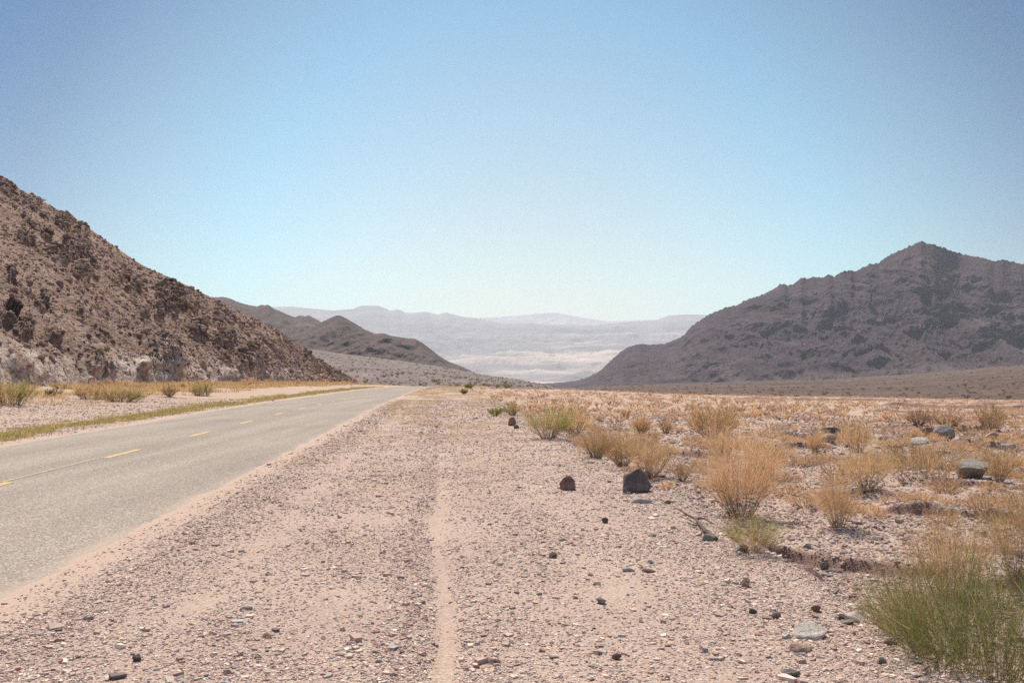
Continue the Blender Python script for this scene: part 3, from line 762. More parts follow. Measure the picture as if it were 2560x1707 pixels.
def bush_parts(r, R, H, n_main, n_twig, w, pal, pal2=None, frac2=0.0, spread=1.0, twig_len=0.26, base_r=0.16, loose=0.5, fuzz=1.0, low=0.25):
    """returns (stems V,F,C), (foliage V,F,C): stems fan out of the root like a broom, fine twigs fill a rounded dome"""
    az = r.uniform(0, 2 * math.pi, n_main); th = np.arccos(r.uniform(math.cos(math.radians(min(82, 72 * spread))), 1.0, n_main))
    rb = base_r * R * np.sqrt(r.uniform(0, 1, n_main))
    root = np.stack([rb * np.cos(az), rb * np.sin(az), np.full(n_main, -0.02 * H)], -1)
    lump = 0.86 + 0.30 * fbm(np.cos(az) * 1.3 + th * 1.1, np.sin(az) * 1.3 + 4.0, 2, int(r.integers(500)))
    tip = np.stack([R * np.sin(th) * np.cos(az), R * np.sin(th) * np.sin(az), H * np.cos(th)**0.6], -1) * (lump * r.uniform(0.6, 1.0, n_main)**0.7)[:, None]
    d = tip - root; L = np.linalg.norm(d, axis=1); d = d / L[:, None]
    bend = r.normal(0, 0.10, (n_main, 3)) + np.array([0, 0, 0.06])
    V1, F1, C1, cen = ribbons(root, d, L, w * r.uniform(1.0, 1.7, n_main), bend, C_WOOD[r.integers(len(C_WOOD), size=n_main)] * r.uniform(0.9, 1.5, (n_main, 1)), r, 4, 0.35)
    m = r.integers(n_main, size=n_twig); t = r.uniform(low, 1.0, n_twig)**(0.6 if low > 0.2 else 0.8)
    p = root[m] + d[m] * (L[m] * t)[:, None] + bend[m] * (t**2)[:, None] * L[m][:, None]
    dd = unit(d[m] * 0.9 + r.normal(0, loose, (n_twig, 3)) + np.array([0, 0, 0.25]))
    tl = 0.5 * (H + R) * twig_len * r.uniform(0.35, 1.2, n_twig)
    q2 = pal2 if pal2 is not None else pal
    side = fbm(p[:, 0] / R * 1.1 + 3, p[:, 1] / R * 1.1 + p[:, 2] / H, 2, int(r.integers(500)))
    g = r.uniform(0, 1, n_twig) < np.clip(frac2 + 1.6 * frac2 * side * (1 if frac2 < 0.9 else 0), 0, 1)
    c = np.where(g[:, None], q2[r.integers(len(q2), size=n_twig)], pal[r.integers(len(pal), size=n_twig)]) * r.uniform(0.8, 1.2, (n_twig, 1))
    V2, F2, C2, _ = ribbons(p, dd, tl, w * fuzz * r.uniform(0.6, 1.1, n_twig), r.normal(0, 0.18, (n_twig, 3)) + np.array([0, 0, 0.05]), c, r, 2, 0.3)
    kz, kr = H / np.percentile(V2[:, 2], 98.5), R / np.percentile(np.hypot(V2[:, 0], V2[:, 1]), 97)
    for V in (V1, V2): V *= np.array([kr, kr, kz])
    V2[:, 2] = np.clip(V2[:, 2], -0.01 * H, None)
    return (V1, F1, C1), (V2, F2, C2)

def make_bush(name, loc, parts, label, cat, group=None):
    o = empty(name, loc)
    (a, b) = parts
    obj("stems", np_mesh("stems", *a[:2], M_PLANT, a[2], None, True), o)
    obj("foliage", np_mesh("foliage", *b[:2], M_PLANT, b[2], None, True), o)
    tag(o, label, cat, group)
    return o

def single(parts): 
    (a, b) = parts
    return np.concatenate([a[0], b[0]]), np.concatenate([a[1], b[1] + len(a[0])]), np.concatenate([a[2], b[2]])

# the bushes that can be pointed at: pixel of the foot, width and height in photograph pixels
BIG = [
 ("big_green", 2480, 1800, 640, 310, C_DEEP, C_STRAW, 0.2, "large dark green bush filling the bottom right corner", "green_bush"),
 ("g2", 2260, 1590, 260, 150, C_GREEN, C_STRAW, 0.45, "thin yellow green bush with bleached sticks at its foot, left of the dark green one", "green_bush"),
 ("o1", 2375, 1500, 260, 240, C_STRAW, C_GREEN, 0.10, "tall sparse orange bush rising right behind the large green corner bush", "dry_bush"),
 ("o2", 2545, 1450, 230, 230, C_STRAW, C_GREEN, 0.25, "rust orange bush cut by the right edge of the photo, behind the green corner bush", "dry_bush"),
 ("o3", 2095, 1318, 140, 135, C_STRAW, None, 0, "neat fan shaped orange bush standing alone above the eroded bank", "dry_bush"),
 ("o4", 1850, 1295, 260, 215, C_STRAW, C_GREY, 0.2, "largest orange bush, spreading just right of the dark boulder", "dry_bush"),
 ("o5", 1880, 1382, 170, 105, C_STRAW, C_GREEN, 0.55, "low orange and yellow green clump at the near end of the eroded bank", "dry_bush"),
 ("o6", 1915, 1190, 150, 115, C_STRAW, C_GREY, 0.2, "orange bush peeking out behind the largest orange bush", "dry_bush"),
 ("o7", 2165, 1226, 165, 120, C_STRAW, C_GREEN, 0.15, "wide orange bush directly behind the neat fan shaped one", "dry_bush"),
 ("o8", 2305, 1205, 230, 110, C_OLIVE, C_STRAW, 0.45, "broad brown olive bush left of the white topped boulder", "dry_bush"),
 ("o9", 2495, 1205, 95, 85, C_STRAW, C_OLIVE, 0.4, "small brown bush right of the white topped boulder", "dry_bush"),
 ("o10", 2145, 1130, 95, 80, C_STRAW, C_GREEN, 0.15, "upright orange bush beside the rounded tan rock", "dry_bush"),
 ("o11", 2040, 1132, 70, 52, C_STRAW, None, 0, "small orange bush left of the rounded tan rock", "dry_bush"),
 ("o12", 1785, 1098, 160, 92, C_STRAW, C_OLIVE, 0.2, "big rounded orange bush with a dark hollow at its foot, middle of the plain", "dry_bush"),
 ("o13", 1370, 1097, 140, 85, C_STRAW, C_GREEN, 0.55, "bush half green and half orange at the edge of the gravel shoulder", "dry_bush"),
 ("o14", 1440, 1090, 110, 78, C_STRAW, C_GREEN, 0.25, "orange bush touching the right side of the half green one", "dry_bush"),
 ("o15", 1490, 1145, 120, 82, C_STRAW, C_GREY, 0.2, "straw coloured clump in the row leading down to the dark boulder, farthest of the row", "dry_bush"),
 ("o16", 1555, 1165, 130, 92, C_STRAW, C_GREEN, 0.15, "straw coloured clump in the row leading down to the dark boulder, second from the boulder", "dry_bush"),
 ("o17", 1625, 1195, 130, 105, C_STRAW, C_GREEN, 0.08, "bright orange clump right behind the dark boulder", "dry_bush"),
 ("o18", 1706, 1203, 62, 52, C_GREY, C_STRAW, 0.5, "small grey twiggy bush with a dark foot, right of the dark boulder", "dry_bush"),
 ("o19", 1238, 1040, 46, 24, C_GREEN, None, 0, "small bright green bush on the gravel shoulder, left of the half green bush", "green_bush"),
 ("o20", 1283, 1038, 56, 36, C_STRAW, C_GREEN, 0.5, "yellow green tuft between the small green bush and the half green bush", "dry_bush"),
 ("o21", 1603, 1085, 62, 44, C_STRAW, None, 0, "compact orange bush left of the big rounded one in the middle of the plain", "dry_bush"),
 ("o22", 1665, 1083, 50, 38, C_STRAW, C_GREY, 0.3, "small orange bush close to the left side of the big rounded one", "dry_bush"),
 ("o23", 2478, 1075, 100, 68, C_STRAW, C_OLIVE, 0.35, "orange bush with an olive top near the right edge, above the pale boulders", "dry_bush"),
 ("o24", 2300, 1062, 80, 42, C_GREY, C_STRAW, 0.2, "pinkish grey twiggy bush above the pale boulders", "dry_bush"),
 ("o25", 2370, 1070, 75, 40, C_STRAW, C_GREY, 0.5, "faded straw bush behind the dark red rock", "dry_bush"),
 ("o26", 1160, 985, 24, 14, C_GREEN, None, 0, "dark green shrub beside the road end on the crest, nearer of the two", "green_bush"),
 ("o27", 1172, 970, 28, 11, C_OLIVE, C_GREEN, 0.3, "olive shrub beside the road end on the crest, farther of the two", "green_bush"),
 ("o28", 1810, 1140, 120, 70, C_STRAW, C_GREY, 0.3, "low straw bush between the big rounded bush and the largest orange bush", "dry_bush"),
 ("l1", 22, 1012, 150, 66, C_STRAW, C_GREEN, 0.5, "orange and green bush at the left edge of the photo, below the hillside", "dry_bush"),
 ("l2", 132, 990, 46, 22, C_OLIVE, None, 0, "dark low shrub in front of the pale rock at the foot of the hill", "dry_bush"),
 ("l3", 305, 1004, 130, 32, C_GREEN, C_STRAW, 0.5, "long yellow green clump on the far side of the road, below the hillside", "green_bush"),
 ("l4", 228, 998, 90, 38, C_STRAW, C_OLIVE, 0.2, "orange bush left of the long yellow green clump across the road", "dry_bush"),
 ("l5", 505, 990, 70, 34, C_GREEN, C_STRAW, 0.5, "rounded green bush across the road under the dark outcrops", "green_bush"),
 ("l6", 425, 992, 50, 32, C_STRAW, C_OLIVE, 0.4, "brown orange bush just left of the rounded green one across the road", "dry_bush"),
]
r = np.random.default_rng(21)
bush_spots = []
for (key, bx, by, bw, bh, pal, pal2, f2, label, cat) in BIG:
    if by > 1707:
        X, Y = (bx - 1280) / FPX * 5.5, 5.5; Z = float(ground(X, Y)); d = 5.2; bh = bh; 
    else:
        X, Y, Z = gpoint(bx, by)
    k = Y / FPX; R, H = bw * k / 2, bh * k
    dens = 1.0 if bw < 60 else (1.6 if bw < 120 else 2.6)
    nm, nt = int(55 * dens), int(900 * dens)
    if key == "big_green": nm, nt = 420, 15000
    if key in ("g2", "o1", "o2"): nm, nt = 170, 3000
    if key == "o4": nm, nt = 220, 4200
    w = max(0.0022, 0.30 * Y / 996)
    w *= 0.62 if Y < 30 else 0.85; nt = int(nt * 1.05)
    p = bush_parts(r, R, H, nm, nt, w, pal, pal2, f2, twig_len=0.16 if key == "big_green" else 0.26, low=0.06 if key in ("big_green", "g2") else 0.25, base_r=0.4 if bw > 2 * bh else 0.16)
    make_bush(cat, (X, Y, Z - 0.01), p, label, cat.replace("_", " "))
    bush_spots.append((X, Y, R))
BS = np.array(bush_spots)

# bush prototypes for the many that share a look
def proto(seed, pal, pal2, f2, w, n_main=26, n_twig=260, R=0.5, H=0.5, **kw):
    return np_mesh("dry_bush", *(lambda t: (t[0], t[1], M_PLANT, t[2]))(single(bush_parts(np.random.default_rng(seed), R, H, n_main, n_twig, w, pal, pal2, f2, **kw))), None, True)
P_NEAR = [proto(31 + k, C_STRAW, C_GREY, 0.25, 0.009, 40, 800) for k in range(4)]
P_FAR = [proto(41 + k, C_STRAW, C_GREY, 0.25, 0.017, 26, 460) for k in range(4)]
P_GREYN = [proto(51 + k, C_GREY, C_STRAW, 0.25, 0.009, 40, 620) for k in range(3)]
P_GREYF = [proto(55 + k, C_GREY, C_STRAW, 0.25, 0.017, 26, 380) for k in range(3)]
P_OLIVE = [proto(61 + k, C_OLIVE, C_STRAW, 0.2, 0.035, 22, 220) for k in range(3)]

def scatter(name, spots, label, cat, group, protos):
    for j, (x, y, z, sc, sz) in enumerate(spots):
        o = obj(name, protos[j % len(protos)])
        o.location = (x, y, z - 0.02); o.scale = (sc, sc, sz); o.rotation_euler = (0, 0, random.uniform(0, 6.28))
        tag(o, label, cat, group)

r = np.random.default_rng(23)
cand = []
for _ in range(18000):
    Y = math.exp(r.uniform(math.log(13), math.log(320))); X = r.uniform(-0.12, 0.90) * Y
    s = X - float(road_cx(Y))
    if s < SH + 1.2: continue
    cand.append((X, Y))
cand = np.array(cand)
acc = []
for (X, Y) in cand:
    den = fbm(np.array([X * 0.10]), np.array([Y * 0.06]), 3, 701)[0]
    if r.uniform() > np.clip(0.36 + 0.9 * den + 0.0030 * Y, 0.06, 1) * (0.3 if Y < 24 else (0.6 if Y < 40 else 1)): continue
    if np.any(np.hypot(BS[:, 0] - X, BS[:, 1] - Y) < BS[:, 2] + 0.75): continue
    rad = max(0.5, 0.009 * Y)
    if acc and np.any(np.hypot(np.array(acc)[:, 0] - X, np.array(acc)[:, 1] - Y) < rad): continue
    acc.append((X, Y))
acc = np.array(acc); acc = acc[np.argsort(acc[:, 1] + 1000 * (acc[:, 0] > 0.54 * acc[:, 1]))]
print("plain bushes", len(acc))
zz = ground(acc[:, 0], acc[:, 1])
scl = np.exp(r.normal(-0.22, 0.38, len(acc))).clip(0.35, np.where(acc[:, 1] < 40, 0.95, 1.8)) * (0.75 + 0.0012 * acc[:, 1]); szz = scl * r.uniform(0.5, 0.8, len(acc)) / (0.8 + 0.0025 * acc[:, 1])
NIND = 240
isgrey = r.uniform(0, 1, len(acc)) < 0.30
sp = [(acc[j, 0], acc[j, 1], zz[j], scl[j] * 1.1, szz[j]) for j in range(len(acc))]
ind = range(min(NIND, len(acc)))
scatter("dry_bush", [sp[j] for j in ind if not isgrey[j] and acc[j, 1] < 45], "low orange dry bush growing among gravel on the near part of the plain", "dry bush", "orange bushes scattered over the near plain", P_NEAR)
scatter("dry_bush", [sp[j] for j in ind if not isgrey[j] and acc[j, 1] >= 45], "tiny orange dry bush far out on the grassy plain", "dry bush", "orange bushes far out on the plain", P_FAR)
scatter("twiggy_bush", [sp[j] for j in ind if isgrey[j] and acc[j, 1] < 45], "low pinkish grey leafless bush on the near part of the plain", "dry bush", "grey bushes scattered over the near plain", P_GREYN)
scatter("twiggy_bush", [sp[j] for j in ind if isgrey[j] and acc[j, 1] >= 45], "tiny pinkish grey leafless bush far out on the plain", "dry bush", "grey bushes far out on the plain", P_GREYF)

def merged(name, spots, parts_list, label, cat):
    OV, OF, OC = [], [], []; b0 = 0
    for j, (x, y, z, sc, sz) in enumerate(spots):
        V, F, C = parts_list[j % len(parts_list)]
        a = random.uniform(0, 6.28); ca, sa = math.cos(a), math.sin(a)
        q = np.stack([(V[:, 0] * ca - V[:, 1] * sa) * sc + x, (V[:, 0] * sa + V[:, 1] * ca) * sc + y, V[:, 2] * sz + z], -1)
        OV.append(q); OF.append(F + b0); OC.append(C * random.uniform(0.85, 1.15)); b0 += len(V)
    return tag(obj(name, np_mesh(name, np.concatenate(OV), np.concatenate(OF), M_PLANT, np.concatenate(OC), None, True)), label, cat, kind='stuff')

far_parts = [single(bush_parts(np.random.default_rng(71 + k), 0.5, 0.5, 6, 340, 0.017, np.concatenate([C_STRAW, C_PALE, C_PALE]) if k % 2 else C_GREY * 1.2, C_GREY * 1.15, 0.3)) for k in range(6)]
merged("scrub", sp[NIND:] , far_parts, "carpet of orange dry scrub running to the crest of the plain", "scrub")

def slope_scrub(name, G, x0, x1, n, size, label, pal, seed):
    r = np.random.default_rng(seed); g = G.reshape(-1, 3); gx, gy, _ = project(g)
    m = np.nonzero((gx > x0) & (gx < x1))[0]; m = r.choice(m, n, p=(1 / g[m, 1]) / np.sum(1 / g[m, 1]))
    parts = [single(bush_parts(np.random.default_rng(seed + k), 0.5, 0.5, 5, 40, 0.10, pal, C_GREY, 0.2)) for k in range(4)]
    jit = r.uniform(-0.6, 0.6, (n, 2)); c = r.uniform(0.5, 1.0, n) * size * (0.6 + g[m, 1] / 500)
    merged(name, [(g[i, 0] + jit[q, 0], g[i, 1] + jit[q, 1], g[i, 2] - 0.05, c[q] * 1.3, c[q]) for q, i in enumerate(m)], parts, label, "scrub")
slope_scrub("slope_scrub", FAN_L, 760, 1400, 700, 0.9, "fine grey green scrub speckling the grey slope behind the hillside", np.concatenate([C_OLIVE, C_GREY * 0.6]), 91)
slope_scrub("slope_scrub", FAN_R, 1350, 2650, 800, 0.9, "fine brown scrub speckling the slope below the mountain", np.concatenate([C_OLIVE * 0.8, C_GREY * 0.5]), 95)

# ground hugging dry grass on the shoulder and plain, grass strip along the road, straw along the hill foot
def tufts(name, XY, h, nb, w, pal, label, cat, seed, spread=0.06):
    r = np.random.default_rng(seed); n = len(XY)
    i = np.repeat(np.arange(n), nb)
    root = np.stack([XY[i, 0] + r.normal(0, spread, n * nb) * (1 + h[i] * 3), XY[i, 1] + r.normal(0, spread, n * nb) * (1 + h[i] * 3), np.zeros(n * nb)], -1)
    root[:, 2] = ground(root[:, 0], root[:, 1]) - 0.004
    d = unit(r.normal(0, 0.5, (n * nb, 3)) + np.array([0, 0, 1.0]))
    V, F, C, _ = ribbons(root, d, h[i] * r.uniform(0.5, 1.1, n * nb), w[i] * r.uniform(0.6, 1.3, n * nb), r.normal(0, 0.2, (n * nb, 3)), pal[r.integers(len(pal), size=n * nb)] * r.uniform(0.8, 1.2, (n * nb, 1)), r, 2, 0.25)
    return tag(obj(name, np_mesh(name, V, F, M_PLANT, C, None, True)), label, cat, kind='stuff')

r = np.random.default_rng(25)
Y = np.exp(r.uniform(math.log(13), math.log(300), 30000))
lat = np.where(r.uniform(0, 1, 30000) < 0.5, r.uniform(3.4, 9.6, 30000), SH + r.uniform(0, 1, 30000) * 1.0 * Y)
X = road_cx(Y) + lat
den = fbm(X * 0.5, Y * 0.22, 4, 711)
k = (den > np.where(lat < SH, 0.12 - 0.0018 * np.clip(Y, 0, 130), 0.15)) & (r.uniform(0, 1, 30000) < np.where(lat < SH, np.clip((Y - 8) / 35, 0.12, 1), np.clip((Y - 12) / 90, 0.06, 0.9)))
XY = np.stack([X[k], Y[k]], -1)
hh = np.where(lat[k] < SH, r.uniform(0.025, 0.09, k.sum()), r.uniform(0.08, 0.26, k.sum()))
tufts("dry_grass", XY, hh, 20, 0.0016 + 0.00011 * XY[:, 1], np.concatenate([C_STRAW[:2], C_PALE, C_PALE, C_GREEN[1:3]]), "short straw coloured dry grass on the gravel shoulder and plain", "dry grass", 27, 0.07)
Y = np.exp(r.uniform(math.log(17), math.log(150), 14000)); lat = -HALF - 0.55 - np.abs(r.normal(0, 0.65, 14000)) - 0.012 * Y * r.uniform(0, 1, 14000)
k = fbm(Y * 0.12, lat * 0.9, 3, 721) > -0.12
XY = np.stack([(road_cx(Y) + lat)[k], Y[k]], -1)
tufts("verge_grass", XY, r.uniform(0.04, 0.13, len(XY)), 14, 0.003 + 0.00033 * XY[:, 1], np.concatenate([C_GREEN, C_GREEN, C_STRAW]), "strip of short green and yellow grass along the far edge of the road", "grass", 29, 0.09)
Y = np.exp(r.uniform(math.log(40), math.log(215), 13000))
toe_x = np.interp(Y, [t[1] for t in TOE], [t[0] for t in TOE])
f = r.beta(1.2, 2.6, 13000); X = toe_x + 0.4 + f * (road_cx(Y) - HALF - 2.5 - toe_x) * 0.85
k = (fbm(X * 0.2, Y * 0.10, 3, 731) > -0.12 + 0.5 * f - 0.12)
XY = np.stack([X[k], Y[k]], -1)
tufts("hill_foot_grass", XY, r.uniform(0.12, 0.42, len(XY)), 14, 0.010 + 0.00026 * XY[:, 1], np.concatenate([C_STRAW, C_STRAW, C_GREEN[1:], C_GREY[:1]]), "orange straw grass lining the foot of the hillside", "dry grass", 33, 0.14)

# individual bushes along the hill foot and dotted over the slope
sp2 = []
for _ in range(52):
    y = r.uniform(62, 215); tx = np.interp(y, [t[1] for t in TOE], [t[0] for t in TOE])
    x = tx + r.uniform(0.8, 7.0) * (1 if y < 150 else 0.7); c = r.uniform(0.9, 2.1)
    sp2.append((x, y, float(ground(x, y)), c, c * r.uniform(0.6, 0.95)))
scatter("dry_bush", sp2, "orange bush in the straw coloured row along the foot of the hillside", "dry bush", "orange bushes along the hill foot", P_FAR)
sel = r.choice(fl, 400); sel = sel[(HILL_W.ravel()[sel] > 0.06)]
hs = []
for j in sel:
    if len(hs) >= 110: break
    p = hp[j]; c = r.uniform(0.7, 1.7)
    if hpx[j] < -60: continue
    hs.append((p[0], p[1], p[2] - 0.1, c, c * r.uniform(0.6, 1.0)))
scatter("hillside_shrub", hs, "small olive shrub dotted on the rocky hillside", "shrub", "shrubs dotted on the rocky hillside", P_OLIVE)
fs = []
fp = FAN_L.reshape(-1, 3); fpx, fpy, _ = project(fp)
m = np.nonzero((fpx > 800) & (fpx < 1280) & (fp[:, 1] < 420))[0]
for j in r.choice(m, 60): c = r.uniform(0.9, 2.0); fs.append((*fp[j], c * 1.2, c))
scatter("desert_shrub", fs, "dark olive shrub on the grey slope beyond the hillside", "shrub", "shrubs on the grey slope beyond the hill", P_OLIVE)
fs = []
fp = FAN_R.reshape(-1, 3); fpx, fpy, _ = project(fp)
m = np.nonzero((fpx > 1700) & (fpx < 2580) & (fp[:, 1] < 420))[0]
for j in r.choice(m, 45): c = r.uniform(0.8, 1.8); fs.append((*fp[j], c * 1.3, c))
scatter("desert_shrub", fs, "dark olive shrub on the brown slope below the mountain", "shrub", "shrubs on the brown slope below the mountain", P_OLIVE)

# ------------------------------------------------------------------ rocks one can point at
def lay(name, px, py, me, label, cat="rock", group=None, rot=0.0, sink=0.0, scale=None):
    X, Y, Z = gpoint(px, py)
    o = obj(name, me); o.location = (X, Y, Z - sink); o.rotation_euler = (0, 0, rot)
    if scale is not None: o.scale = scale
    return tag(o, label, cat, group)

# dark boulder (metres; camera looks along +y): overhanging nub low on the left, peak right of the middle
bp = [(-0.20, -0.16, 0.0), (-0.205, -0.13, 0.06), (-0.15, -0.19, 0.05), (-0.10, -0.19, 0.0), (-0.175, -0.06, 0.14), (-0.18, -0.03, 0.23), (-0.14, -0.10, 0.24), (-0.06, -0.06, 0.27), (0.03, -0.03, 0.325), (0.08, 0.0, 0.28),
      (0.03, -0.16, 0.09), (0.14, -0.12, 0.035), (0.205, -0.04, 0.075), (0.19, 0.06, 0.05), (0.12, 0.10, 0.15), (-0.12, 0.15, 0.12), (-0.10, 0.16, -0.02), (0.12, 0.15, -0.02), (-0.03, 0.10, 0.25)]
lay("boulder", 1592, 1228, hull_rock("boulder", bp, M_BOULDER, 3, 0.028, 3), "large dark angular boulder on the gravel in front of the orange clumps", "boulder", sink=0.01)
bp = [(-0.10, -0.06, 0.0), (-0.12, 0.0, 0.08), (-0.06, -0.05, 0.17), (0.04, -0.04, 0.19), (0.10, -0.06, 0.13), (0.11, 0.0, 0.02), (0.07, -0.09, 0.0), (0.0, -0.08, 0.12), (-0.04, -0.1, 0.01), (-0.07, 0.09, 0.1), (0.07, 0.09, 0.12), (0.0, 0.1, -0.01), (0.03, 0.03, 0.2)]
lay("rock", 1419, 1222, hull_rock("rock", bp, M_BROWN, 3, 0.05, 5), "brown crumbly rock, second largest on the shoulder, left of the dark boulder", sink=0.01)
bp = [(-0.14, -0.05, 0.0), (-0.13, 0.04, 0.05), (-0.05, -0.06, 0.06), (0.05, -0.05, 0.055), (0.15, -0.03, 0.035), (0.14, 0.05, 0.02), (0.0, 0.07, 0.05), (-0.1, 0.06, 0.0), (0.1, -0.06, 0.0), (-0.05, -0.07, 0.0)]
lay("flat_stone", 1603, 1256, hull_rock("flat_stone", bp, M_GREY, 3, 0.03, 7), "flat grey stone lying just in front of the dark boulder", sink=0.005)
bp = [(-0.12, -0.06, 0.0), (-0.13, 0.02, 0.03), (-0.07, 0.08, 0.10), (0.03, 0.10, 0.105), (0.11, 0.03, 0.075), (0.12, -0.03, 0.05), (0.01, -0.09, 0.035), (-0.11, -0.07, 0.035), (-0.07, -0.10, 0.0), (0.04, -0.10, 0.0), (0.10, 0.09, 0.0), (-0.08, 0.11, 0.0)]
lay("flat_stone", 2025, 1592, hull_rock("flat_stone", bp, M_PALE, 3, 0.02, 9), "pale angular stone, the largest on the near gravel at lower right", sink=0.008, scale=(0.82, 0.82, 0.82))
bp = [(-0.08, -0.03, 0.0), (-0.07, 0.0, 0.05), (0.0, -0.03, 0.035), (0.08, 0.0, 0.03), (0.06, 0.04, 0.0), (-0.03, 0.05, 0.04), (0.03, -0.05, 0.0), (-0.05, -0.05, 0.01)]
lay("flat_stone", 2003, 1626, hull_rock("flat_stone", bp, M_TAN, 2, 0.03, 11), "tan wedge of stone just below the largest pale stone at lower right", sink=0.004)
bp = [(-0.42, -0.30, 0.38), (-0.30, -0.42, 0.44), (0.05, -0.46, 0.40), (0.36, -0.36, 0.42), (0.48, -0.1, 0.50), (0.30, 0.25, 0.62), (-0.05, 0.30, 0.64), (-0.38, 0.10, 0.54), (-0.15, -0.15, 0.02), (0.22, -0.12, 0.0), (0.25, 0.2, -0.05), (-0.25, 0.2, -0.05), (-0.34, -0.12, 0.16), (0.38, -0.05, 0.18)]
lay("boulder", 2425, 1196, hull_rock("boulder", bp, M_GREY, 3, 0.03, 15), "large boulder with a bright top overhanging a deep shaded front near the right edge", "boulder", sink=0.03, scale=(0.72, 0.72, 0.66))
rs = np.random.default_rng(77)
def rock_me(name, material, flat, seed, sub=3, cuts=9, rough=0.10):
    V, F = rock_shape(np.random.default_rng(seed), sub, cuts, flat, rough)
    return np_mesh(name, V, F, material)
NAMED = [
 (2068, 1420, 30, 19, M_GREY, "rounded blue grey stone in the gully under the eroded bank, upper of the pair"),
 (2092, 1434, 28, 14, M_GREY, "flat grey stone in the gully under the eroded bank, lower of the pair"),
 (2068, 1442, 32, 7, M_GREY, "thin grey slab half buried in the gully below the pair of stones"),
 (2021, 1372, 24, 16, M_GREY, "blue grey stone sitting on the lip of the eroded bank"),
 (1513, 1308, 17, 14, M_DARK, "black stone alone on the gravel left of the dead branch"),
 (2302, 1112, 60, 20, M_PALE, "long white slab on the stony rise right of the plain"),
 (2327, 1090, 36, 26, M_BROWN, "dark red rock beside the grey boulder on the stony rise"),
 (2363, 1096, 46, 34, M_GREY, "grey boulder touching the dark red rock on the stony rise"),
 (2283, 1080, 32, 16, M_PALE, "white rock above the long white slab on the stony rise"),
 (2077, 1108, 46, 24, M_TAN, "rounded tan rock half hidden by orange bushes"),
 (2082, 1082, 52, 16, M_DARK, "dark flat slab above the rounded tan rock"),
 (2480, 1098, 34, 20, M_TAN, "tan rock on the stony rise near the right edge"),
 (2520, 1125, 44, 18, M_GREY, "long grey rock on the stony rise at the right edge"),
 (1968, 1072, 30, 14, M_GREY, "grey stone heap end above the small dark hollow"),
 (1250, 1002, 15, 7, M_PALE, "pale stone on the verge near the crest, right of the green shrubs"),
 (1280, 1064, 20, 22, M_BROWN, "dark brown stump like rock at the left foot of the half green bush"),
 (1290, 1072, 14, 12, M_BROWN, "small brown rock beside the stump like rock"),
 (340, 1655, 22, 18, M_DARK, "dark round stone in the gravel at lower left"),
 (610, 1525, 34, 12, M_PALE, "pale sliver of stone in the gravel at lower left"),
 (1505, 1510, 26, 18, M_GREY, "rounded blue grey stone near the lower middle of the shoulder"),
 (1570, 1428, 34, 12, M_PALE, "cream flat stone on the shoulder right of the middle"),
 (1542, 1650, 26, 18, M_BROWN, "brown rock near the bottom edge right of the wheel rut"),
 (1385, 1395, 22, 16, M_DARK, "dark stone in the stony patch left of the cream flat stone"),
 (1855, 1380, 38, 20, M_GREY, "grey stone on the rim of the shoulder below the low yellow green clump"),
 (1770, 1352, 34, 18, M_GREY, "grey knob at the root end of the dead branch"),
 (1865, 1468, 26, 24, M_TAN, "upright tan stone on the shoulder rim above the pale angular stones"),
 (2042, 1532, 24, 20, M_BROWN, "reddish brown stone near the shoulder rim above the largest pale stone"),
 (2108, 1550, 28, 15, M_DARK, "dark stone near the foot of the thin yellow green bush"),
 (1942, 1546, 25, 19, M_GREY, "grey stone left of the largest pale stone at lower right"),
 (1882, 1534, 21, 14, M_DARK, "dark small stone farther left of the largest pale stone"),
 (1924, 1645, 17, 9, M_PALE, "white chip of stone below the tan wedge"),
 (2226, 1612, 34, 13, M_TAN, "pink tan flat stone at the left foot of the green bushes"),
 (1980, 1692, 50, 20, M_GREY, "blue grey stones' largest piece at the bottom edge"),
 (2206, 1662, 24, 20, M_GREY, "grey green stone low on the shoulder beside the bleached sticks"),
]
for j, (px_, py_, w_, h_, m_, lab) in enumerate(NAMED):
    X, Y, Z = gpoint(px_, py_); k = Y / FPX
    me = rock_me("rock", m_, 1.0, 900 + j)
    ex = np.array([v.co[:] for v in me.vertices]); dims = np.ptp(ex, axis=0)
    sx = w_ * k / dims[0]; sz_ = h_ * k * 1.15 / dims[2]; sy = min(sx, 1.2 * sz_) if w_ < 2.5 * h_ else sx * 0.6
    o = obj("stone" if w_ * k < 0.25 else "rock", me); o.scale = (sx, sy, sz_); o.rotation_euler = (random.uniform(-.1, .1), random.uniform(-.1, .1), random.uniform(-.3, .3))
    o.location = (X, Y + 0.3 * sy * dims[1], Z + 0.28 * sz_ * dims[2])
    tag(o, lab, "stone" if w_ * k < 0.25 else "rock")

